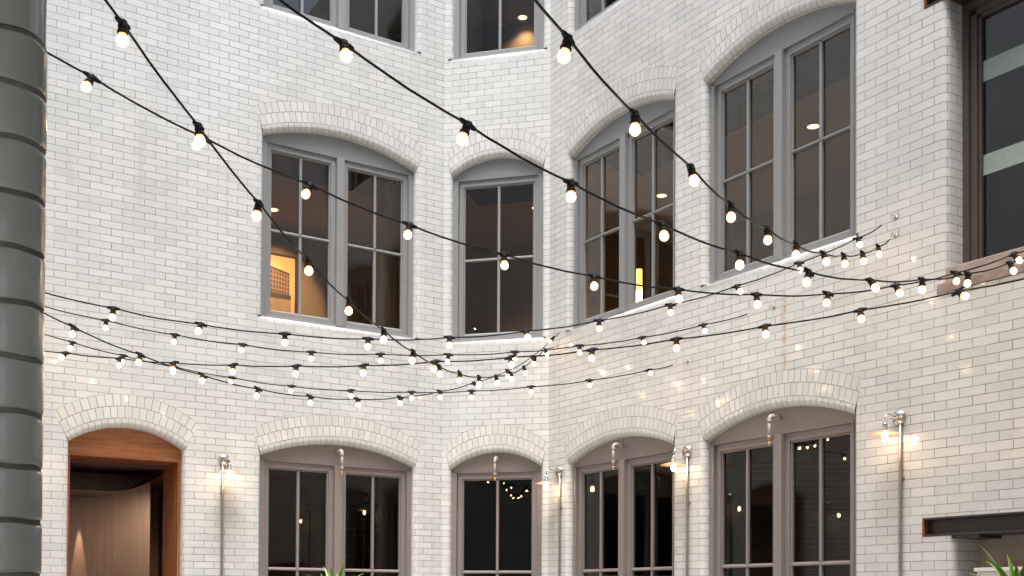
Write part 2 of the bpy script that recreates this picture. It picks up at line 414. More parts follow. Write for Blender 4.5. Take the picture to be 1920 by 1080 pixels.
def arch_ring(op, parent, Mx):
    mb = MB(); rows = []; uvs = []
    n = len(op.inn) - 1
    al = 0; ln = [0]
    for i in range(n):
        a = [(op.inn[i][k] + op.ext[i][k]) / 2 for k in (0, 1)]; b = [(op.inn[i + 1][k] + op.ext[i + 1][k]) / 2 for k in (0, 1)]
        al += math.hypot(b[0] - a[0], b[1] - a[1]); ln.append(al)
    cnt = round(al / .0665); scl = cnt * .0665 / al
    for i in range(n + 1):
        e = Vector(op.ext[i]); q = Vector(op.inn[i]); L = (q - e).length; d = (q - e) / L
        row = []; uv = []
        f = .294 / (L - NOSE + NOSE * math.pi / 2)
        for t in (0, .25, .5, .75, 1):
            p = e + d * (L - NOSE) * t; row.append((p.x, 0, p.y)); uv.append((ln[i] * scl, (L - NOSE) * t * f))
        for (w, y, A) in nose_profile(op.reveal)[1:]:
            p = q - d * w
            row.append((p.x, y, p.y)); uv.append((ln[i] * scl, min((L - NOSE + A) * f, .2935 + (0 if y < NOSE + 1e-6 else 3 * .098 * 0 + (y - NOSE) * f))))
        rows.append(row); uvs.append(uv)
    rows.reverse(); uvs.reverse()
    mb.grid(rows, uvs)
    o = mb.build('brick_arch', T_ARCH, parent); setm(o, Mx)

def sill_course(op, parent, Mx):
    a, b = op.sl - NOSE, op.sr + NOSE
    prof = [(0, op.zb - PITCH, 0)]
    for i in range(6):
        t = math.pi / 2 * i / 5
        prof.append((.045 * (1 - math.cos(t)), op.zb - .045 + .045 * math.sin(t), PITCH - .045 + .045 * t))
    prof.append((.12, op.zb, .2))
    n = 2
    mb = MB(); rows = []; uvs = []
    for (y, z, L) in prof:
        rows.append([(a, y, z), (b, y, z)]); uvs.append([(a, L * .6), (b, L * .6)])
    rows.reverse(); uvs.reverse()
    mb.grid([list(reversed(r)) for r in rows], [list(reversed(r)) for r in uvs])
    for s_ in (a, b):
        pg = [(s_, y, z) for (y, z, L) in prof[:-1]] + [(s_, 0, op.zb)]
        mb.face(pg if s_ == b else list(reversed(pg)), [(.049, .08)] * len(pg))
    o = mb.build('brick_sill', T_SILL, parent); setm(o, Mx)

def window(op, paint, glass, building, Mx, double=True, tym=True, full=True):
    """arched casement window: the frame is the part; mullion, sashes, bars, panes, arch panel are its sub-parts"""
    sl, sr, zb, zs = op.sl - .004, op.sr + .004, op.zb, op.zs
    zh = zs - .045
    m = MB()
    m.box(sl, sl + .062, .066, .175, zb, zh); m.box(sr - .062, sr, .066, .175, zb, zh)
    m.box(sl + .062, sr - .062, .100, .175, zh - .03, zh)
    m.box(sl + .062, sr - .062, .062, .175, zb, zb + .028)
    m.box(sl + .05, sl + .062, .058, .066, zb, zh); m.box(sr - .062, sr - .05, .058, .066, zb, zh)
    fr = m.build('window_frame', paint, building, bevel=.003 if full else 0); setm(fr, Mx)
    # arch panel
    m = MB(); P = [(x, z) for x, z in op.inn]
    top = [(x, z + .03) for x, z in P]; top[0] = (sl - .0, top[0][1]); top[-1] = (sr, top[-1][1])
    front = [(sl, .086, zh), (sr, .086, zh)] + [(x, .086, z) for x, z in reversed(top)]
    m.face(front)
    bk = [(a, .16, c) for a, b_, c in front]
    for i in range(len(front)):
        j = (i + 1) % len(front); m.face([front[j], front[i], bk[i], bk[j]])
    m.face(list(reversed(bk)))
    m.box(sl + .062, sr - .062, .078, .0855, zh + .001, zh + .014)
    p = m.build('arch_panel', paint, fr); p.matrix_parent_inverse = Matrix.Identity(4)
    lights = []
    a, b = sl + .062, sr - .062
    if double:
        c = (a + b) / 2
        mm = MB(); mm.box(c - .042, c + .042, .052, .175, zb + .02, zh - .001)
        mm.build('mullion', paint, fr, bevel=.004)
        lights = [(a, c - .042), (c + .042, b)]
    else: lights = [(a, b)]
    z0, z1 = zb + .028, zh - .03
    for (u, v) in lights:
        s = MB(); st = .052
        s.box(u, u + st, .098, .15, z0, z1); s.box(v - st, v, .098, .15, z0, z1)
        s.box(u + st, v - st, .098, .15, z1 - .034, z1); s.box(u + st, v - st, .098, .15, z0, z0 + .055)
        g0, g1, h0, h1 = u + st, v - st, z0 + .055, z1 - .034
        bd = .016
        s.box(g0, g0 + bd, .112, .15, h0, h1); s.box(g1 - bd, g1, .112, .15, h0, h1)
        s.box(g0 + bd, g1 - bd, .112, .15, h1 - bd, h1)
        # sloped glazing bead that catches the sky at the bottom
        s.face([(g0 + bd, .100, h0), (g1 - bd, .100, h0), (g1 - bd, .132, h0 + .020), (g0 + bd, .132, h0 + .020)])
        s.build('sash', paint, fr, bevel=.0025 if full else 0, merge=False)
        gp = MB(); gp.face([(g0, .134, h0), (g1, .134, h0), (g1, .134, h1), (g0, .134, h1)])
        gp.build('glass_pane', glass, fr)
        mu = MB(); c = (g0 + g1) / 2
        hb = op.hbar
        mu.box(c - .014, c + .014, .112, .146, h0, hb - .0135); mu.box(c - .014, c + .014, .112, .146, hb + .0135, h1)
        mu.box(g0, g1, .118, .146, hb - .0135, hb + .006)
        mu.face([(g0, .108, hb + .004), (g1, .108, hb + .004), (g1, .134, hb + .020), (g0, .134, hb + .020)])
        mu.face([(g0, .108, hb - .008), (g1, .108, hb - .008), (g1, .108, hb + .004), (g0, .108, hb + .004)])
        mu.build('glazing_bar', paint, fr, merge=False)
    return fr

F_G = dict(zb=.62, zs=2.865); F_2 = dict(zb=4.275, zs=6.122); F_3 = dict(zb=7.43, zs=9.277)
def fl(d, sl, sr, **k):
    o = Opening(sl, sr, d['zb'], d['zs'], **k); o.hbar = 1.722 if d is F_G else d['zb'] + .915; return o
BH = 10.8

courtyard = empty('tiled_building', (0, 0, 0), label='white glazed brick courtyard building with grey arched windows facing the viewer', cat='building')
opsA, opsB, opsC = [], [], []
for d in (F_G, F_2, F_3):
    opsA.append(fl(d, -2.092, -.352))
    opsB.append(fl(d, .084, 1.112, dx=.078, dz=.248))
    opsC.append(fl(d, .352, 2.003)); opsC.append(fl(d, 2.43, 4.113))
door = Opening(-3.928, -2.872, 0, 2.857, dx=.148, dz=.255, crown=.312, sill=False, reveal=.16, kind='door'); door.hbar = 0
extraA = [fl(F_2, -6.3, -4.9), fl(F_3, -6.3, -4.9)]
# big opening on the right wall (upper) and the niche under the steel beam
big = dict(s0=4.95, s1=8.62, z0=3.632, z1=5.757)
big_hole = [(4.90, 3.705), (4.868, 3.705), (4.868, 3.632), (8.80, 3.632), (8.80, 5.872), (4.763, 5.872), (4.763, 5.757), (4.90, 5.757)]
nic_hole = [(4.95, 0.0005), (8.55, 0.0005), (8.55, 1.887), (8.72, 1.887), (8.72, 2.024), (4.745, 2.024), (4.745, 1.887), (4.95, 1.887)]
wall_mesh('left_wall', T_A, -7.0, 0, 0, BH, [o.hole for o in opsA + extraA] + [[(a, max(b, .0005)) for a, b in door.hole]], courtyard, MA)
wall_mesh('middle_wall', T_B, 0, 1.1975, 0, BH, [o.hole for o in opsB], courtyard, MB_)
farC = [fl(d, 9.6, 11.3) for d in (F_G, F_2, F_3)]
wall_mesh('right_wall', T_C, 0, 12.60, 0, BH, [o.hole for o in opsC + farC] + [big_hole, nic_hole], courtyard, MC)
for ops, Mx, T in ((opsA + extraA, MA, T_A), (opsB, MB_, T_B), (opsC + farC, MC, T_C)):
    for o in ops:
        jambs(o, T, courtyard, Mx); arch_ring(o, courtyard, Mx); sill_course(o, courtyard, Mx)
        g = o.zb < 1
        window(o, PAINT_G if g else PAINT_U, GLASS_G if g else GLASS_U, courtyard, Mx, double=(o.sr - o.sl) > 1.2)
jambs(door, T_A, courtyard, MA); arch_ring(door, courtyard, MA)

# doorway lined in orange wood
m = MB()
zh = 2.742
front = [(door.sl - .004, .10, zh), (door.sr + .004, .10, zh)] + [(x, .10, z + .02) for x, z in reversed(door.inn)]
m.face(front); bk = [(a, .5, c) for a, b_, c in front]
for i in range(len(front)):
    j = (i + 1) % len(front); m.face([front[j], front[i], bk[i], bk[j]])
hd = m.build('doorway_head_board', WOODH, courtyard); setm(hd, MA)
m = MB(); m.box(door.sl - .004, door.sl + .028, .098, .6, 0, zh - .002); m.box(door.sr - .028, door.sr + .004, .098, .6, 0, zh - .002)
setm(m.build('doorway_lining', WOODV, courtyard, bevel=.003), MA)
m = MB()
m.box(door.sl - .1, -2.835, 1.35, 1.40, 0, 2.72)          # panelled back wall, darker passage to its right
m.box(door.sl - .14, door.sl - .10, .6, 1.40, 0, 2.72)
m.box(-2.86, -2.81, 1.40, 2.9, 0, 2.72)
setm(m.build('vestibule_panelling', WOODD, courtyard), MA)
m = MB(); m.box(-2.81, -2.1, 2.9, 2.95, 0, 2.72); m.box(-2.30, -2.25, .6, 2.9, 0, 2.72); m.box(door.sl - .15, -2.2, .55, 3.0, 2.722, 2.78)
setm(m.build('passage_wall', plain("deep_brown_board", (.12, .070, .05), .6, noise=.1), courtyard), MA)
# curved timber soffit over the left part of the vestibule
m = MB(); rows = []
for i in range(13):
    t = i / 12; s = -4.02 + 1.18 * t
    z = 2.47 + .25 * (max(0, t - .5) / .5) ** 2
    rows.append([(s, .62, z), (s, 1.35, z)])
m.grid(rows)
setm(m.build('curved_soffit', WOODD, courtyard), MA)

# ---- big brown window on the right wall
jb = Opening(4.95, 8.62, 3.70, 5.757, dx=0, dz=0, reveal=.22) if False else None
def nose_left(s_edge, z0, z1, reveal, T, parent, Mx, side=-1):
    mb = MB(); rows = []; uvs = []
    for (q, y, L) in nose_profile(reveal):
        s = s_edge - q if side < 0 else s_edge + q
        base = s_edge - NOSE + L if side < 0 else s_edge + NOSE - L
        rows.append([(s, y, z0), (s, y, z1)]); uvs.append([(base, z0), (base, z1)])
    if side > 0: rows.reverse(); uvs.reverse()
    mb.grid(rows, uvs)
    o = mb.build('jamb', T, parent); setm(o, Mx)
nose_left(4.95, 3.705, 5.757, .24, T_C, courtyard, MC)
nose_left(5.0, 0, 1.887, .30, T_C, courtyard, MC)
nose_left(8.50, 0, 1.887, .30, T_C, courtyard, MC, 1)
def steel_beam(s0, s1, z0, z1, deep):
    m = MB()
    fl_ = .014
    m.box(s0, s1, -.003, deep, z0, z0 + fl_); m.box(s0, s1, -.003, deep, z1 - fl_, z1)
    m.box(s0, s1, .055, .075, z0 + fl_, z1 - fl_)
    o = m.build('steel_beam', IBEAM, courtyard, bevel=.002); setm(o, MC)
    e = MB(); e.box(s0 - .004, s0 + .012, -.0035, .05, z0 + fl_, z1 - fl_)
    e.build('rusty_end_plate', RUST, o)
    return o
steel_beam(4.7475, 8.72, 1.888, 2.023, .30)
steel_beam(4.7655, 8.80, 5.759, 5.871, .26)
m = MB(); m.box(4.952, 5.20, .01, .27, 1.864, 1.8875)
setm(m.build('bearing_plate', IBEAM, courtyard), MC)
# brownstone sill with a lug built into the wall
m = MB(); N = 34
prof = [(4.874, 3.7035), (4.872, 3.634), (8.79, 3.634), (8.79, 3.812), (4.967, 3.812), (4.960, 3.745), (4.955, 3.7035)]
m.box(4.872, 4.951, -.004, .2, 3.6345, 3.7035)
rows = []
for i in range(61):
    s = 4.951 + (8.79 - 4.951) * i / 60
    j = lambda a: random.uniform(-a, a)
    rows.append([(s, -.010 + j(.003), 3.6345), (s, -.014 + j(.004), 3.69), (s, -.012 + j(.004), 3.755), (s, -.006 + j(.004), 3.803 + j(.004)), (s, .012, 3.812), (s, .24, 3.824)])
m.grid([list(r) for r in rows], smooth=False)
m.face([rows[0][k] for k in range(6)] + [(4.951, .24, 3.6345)])
setm(m.build('stone_sill', STONE, courtyard), MC)
m = MB()
z0, z1, s0, s1 = 3.80, 5.757, 4.95, 8.62
m.box(s0 - .004, s0 + .050, .185, .30, z0, z1)
m.box(s0 + .050, s0 + .105, .205, .30, z0, z1 - .10); m.box(s0 + .105, s0 + .130, .222, .30, z0, z1 - .125)
m.box(s0 + .050, s1, .185, .30, z1 - .05, z1); m.box(s0 + .105, s1, .205, .30, z1 - .10, z1 - .05); m.box(s0 + .13, s1, .222, .30, z1 - .125, z1 - .10)
m.box(s0 + .13, s1, .205, .30, z0, z0 + .05)
for s in (6.35, 7.6): m.box(s - .03, s + .03, .21, .30, z0, z1 - .1)
bf = m.build('large_window_frame', BIGFRAME, courtyard, bevel=.003); setm(bf, MC)
m = MB(); m.face([(5.05, .25, z0), (s1, .25, z0), (s1, .25, z1), (5.05, .25, z1)]); m.build('glass_pane', GLASS_U, bf)
FILM = plain("textured_privacy_film", (.34, .42, .39), .45, bump=1.0, bscale=160, noise=.35, nscale=120)
m = MB(); m.box(5.078, s1, .2445, .2485, 5.165, 5.315); m.box(5.078, s1, .2445, .2485, 4.485, 4.632)
m.build('privacy_film_band', FILM, bf)
# wall inside the niche
m = MB(); m.box(4.70, 8.9, .30, .36, 0, 2.2); setm(m.build('niche_plaster_wall', PLASTER, courtyard), MC)

# ---- floors, ceilings and back walls of the rooms behind the three walls
def W(Mx, s, y, z): return Mx @ Vector((s, y, z))
def room(z0, z1, depth, wmat, cmat, tag, seg_colours=None):
    pin = [W(MA, -7, .32, 0), W(MA, -.0, .32, 0), W(MC, 0, .32, 0), W(MC, 12.6, .32, 0)]
    k = depth
    pout = [W(MA, -7, k, 0), W(MA, k * .44, k, 0), W(MC, -k * .30, k, 0), W(MC, 12.6, k, 0)]
    m = MB()
    for i in range(3):
        m.face([(*pout[i].xy, z0), (*pout[i + 1].xy, z0), (*pout[i + 1].xy, z1), (*pout[i].xy, z1)], mi=0)
    for a, b in ((pin[0], pout[0]), (pin[3], pout[3])):
        m.face([(*a.xy, z0), (*b.xy, z0), (*b.xy, z1), (*a.xy, z1)], mi=0)
    m.build('room_wall', [wmat], courtyard)
    c = MB()
    for i in range(3):
        c.face([(*pin[i].xy, z1), (*pin[i + 1].xy, z1), (*pout[i + 1].xy, z1), (*pout[i].xy, z1)])
    c.build('room_ceiling', cmat, courtyard)
    f = MB()
    for i in range(3):
        f.face([(*pin[i].xy, z0), (*pin[i + 1].xy, z0), (*pout[i + 1].xy, z0), (*pout[i].xy, z0)])
    f.build('room_floor', wmat, courtyard)
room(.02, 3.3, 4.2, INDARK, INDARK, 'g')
room(3.50, 6.55, 3.9, INWALL, INCEIL, '2')
room(6.75, 9.75, 3.9, INWALL, INCEIL, '3')
# partitions between rooms so one does not see along the whole floor
for z0_, z1_ in ((3.5, 6.55), (6.75, 9.75)):
    for (Mx, s) in ((MA, -3.2), (MC, 4.5)):
        m = MB()
        a = W(Mx, s, .3, 0); b = W(Mx, s, 3.9, 0); d = Vector((b.x - a.x, b.y - a.y, 0)).normalized().cross(Vector((0, 0, 1))) * .05
        m.face([(a.x, a.y, z0_), (b.x, b.y, z0_), (b.x, b.y, z1_), (a.x, a.y, z1_)])
        m.build('room_partition', INWALL, courtyard)
m = MB(); m.box(5.6, 8.9, .9, 1.1, 3.5, 6.55); setm(m.build('brick_reflection_wall', REDBR, courtyard), MC)  # added inside the room, stands in for brick reflected in the pane
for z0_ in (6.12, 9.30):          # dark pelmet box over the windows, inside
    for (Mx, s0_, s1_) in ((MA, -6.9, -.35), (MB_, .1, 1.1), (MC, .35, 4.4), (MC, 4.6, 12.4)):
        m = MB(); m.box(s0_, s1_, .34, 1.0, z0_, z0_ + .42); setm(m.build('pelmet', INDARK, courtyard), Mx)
# roof slab behind the parapet
m = MB()
q1 = [W(MA, -7, 0, 0), W(MA, 0, 0, 0), W(MC, 0, 0, 0), W(MC, 12.6, 0, 0)]; q2 = [W(MA, -7, 4.2, 0), W(MA, 1.85, 4.2, 0), W(MC, -1.3, 4.2, 0), W(MC, 12.6, 4.2, 0)]
for i in range(3): m.face([(*q1[i].xy, BH), (*q1[i + 1].xy, BH), (*q2[i + 1].xy, BH), (*q2[i].xy, BH)])
for i in range(3): m.face([(*q2[i].xy, 0), (*q2[i + 1].xy, 0), (*q2[i + 1].xy, BH), (*q2[i].xy, BH)])
m.build('roof', PLASTER, courtyard)

# ------------------------------------------------------------------ the side the camera looks out of, and the left return wall
near = empty('tiled_wall', (0, 0, 0), label='shade-toned glazed brick pier at the left edge and the near wall it belongs to', cat='wall')
# ME: x runs from the right end (s=0 at x=7.297) to the left; camera opening from x=-.62 to 1.75
opsE = [fl(F_2, 2.2, 3.9), fl(F_2, 5.6, 6.6, dx=.078, dz=.248), fl(F_2, 9.0, 10.7), fl(F_G, 2.6, 4.3), fl(F_G, 9.7, 11.4), fl(F_3, 2.2, 3.9), fl(F_3, 5.6, 6.6, dx=.078, dz=.248), fl(F_3, 9.0, 10.7)]
for o in opsE: o.sill = True
cam_hole = [(5.55, .0005), (8.187, .0005), (8.187, 3.05), (5.55, 3.05)]
wall_mesh('courtyard_face', T_A, 0, 13.947, 0, 15.0, [o.hole for o in opsE] + [cam_hole], near, ME)
for o in opsE:
    jambs(o, T_A, near, ME); arch_ring(o, near, ME); sill_course(o, near, ME)
    window(o, PAINT_G if o.zb < 1 else PAINT_U, GLASS_G, near, ME, double=(o.sr - o.sl) > 1.2, full=False)
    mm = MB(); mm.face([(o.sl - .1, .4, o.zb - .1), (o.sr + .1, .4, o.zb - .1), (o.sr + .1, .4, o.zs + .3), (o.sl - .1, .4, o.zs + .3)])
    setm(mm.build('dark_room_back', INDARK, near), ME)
m = MB()
# passage behind the camera: side walls, ceiling, back, and wall thickness
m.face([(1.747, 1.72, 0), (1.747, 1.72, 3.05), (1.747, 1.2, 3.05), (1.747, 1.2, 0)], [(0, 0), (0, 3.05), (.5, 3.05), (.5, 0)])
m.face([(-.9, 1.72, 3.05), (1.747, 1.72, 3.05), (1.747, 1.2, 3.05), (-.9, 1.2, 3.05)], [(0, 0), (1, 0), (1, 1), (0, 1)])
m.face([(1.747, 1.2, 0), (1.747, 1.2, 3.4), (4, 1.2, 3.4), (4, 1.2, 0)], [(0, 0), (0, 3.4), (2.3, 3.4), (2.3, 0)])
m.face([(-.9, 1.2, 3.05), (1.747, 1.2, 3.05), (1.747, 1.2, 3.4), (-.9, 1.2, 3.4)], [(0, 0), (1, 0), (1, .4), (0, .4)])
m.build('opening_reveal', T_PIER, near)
m = MB()
m.face([(-4, -4, 3.4), (4, -4, 3.4), (4, 1.4, 3.4), (-4, 1.4, 3.4)]); m.face([(-4, -4, 0), (-4, 1.4, 0), (-4, 1.4, 3.4), (-4, -4, 3.4)])
m.face([(4, -4, 0), (4, 1.2, 0), (4, 1.2, 3.4), (4, -4, 3.4)])
m.build('passage_lining', plain("passage_grey_paint", (.55, .54, .51), .8), near)
# shade-toned pier with bull nose corner: profile in plan swept upward
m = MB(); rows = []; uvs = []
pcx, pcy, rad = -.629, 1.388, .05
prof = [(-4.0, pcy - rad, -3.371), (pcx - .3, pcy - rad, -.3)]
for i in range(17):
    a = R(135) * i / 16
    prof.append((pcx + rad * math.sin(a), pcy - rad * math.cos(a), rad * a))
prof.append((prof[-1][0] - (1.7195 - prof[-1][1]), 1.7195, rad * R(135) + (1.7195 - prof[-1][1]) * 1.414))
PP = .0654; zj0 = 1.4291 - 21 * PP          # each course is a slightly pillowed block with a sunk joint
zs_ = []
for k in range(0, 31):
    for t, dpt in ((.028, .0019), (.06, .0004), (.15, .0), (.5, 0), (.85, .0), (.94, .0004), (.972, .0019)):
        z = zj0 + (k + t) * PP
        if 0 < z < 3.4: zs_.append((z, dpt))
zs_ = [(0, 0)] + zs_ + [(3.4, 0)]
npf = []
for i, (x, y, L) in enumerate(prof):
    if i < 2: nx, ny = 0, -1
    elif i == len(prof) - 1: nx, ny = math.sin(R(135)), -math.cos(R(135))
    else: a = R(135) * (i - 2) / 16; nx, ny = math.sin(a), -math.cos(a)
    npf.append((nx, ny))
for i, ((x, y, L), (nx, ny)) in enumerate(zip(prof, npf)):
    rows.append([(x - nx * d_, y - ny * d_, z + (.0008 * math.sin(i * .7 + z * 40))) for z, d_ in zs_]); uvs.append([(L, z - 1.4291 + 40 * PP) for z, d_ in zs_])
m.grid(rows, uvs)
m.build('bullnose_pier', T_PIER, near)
wall_mesh('return_wall', T_A, 0, 7.02, 0, 15.0, [], near, MF)
m = MB(); m.face([(-6.65, 1.72, 15.0), (7.297, 1.72, 15.0), (7.297, -2, 15.0), (-6.65, -2, 15.0)]); m.face([(-6.65, -2, 3.4), (7.297, -2, 3.4), (7.297, -2, 15.0), (-6.65, -2, 15.0)])
m.face([(-6.65, 1.72, 3.45), (7.297, 1.72, 3.45), (7.297, -2, 3.45), (-6.65, -2, 3.45)])
m.build('roof', PLASTER, near)

# ------------------------------------------------------------------ ground
g = MB(); g.face([(-60, -60, 0), (60, -60, 0), (60, 60, 0), (-60, 60, 0)], [(-60, -60), (60, -60), (60, 60), (-60, 60)])
g = g.build('ground', PAVE); props(g, 'grey stone paving of the courtyard floor', None, None, 'structure')

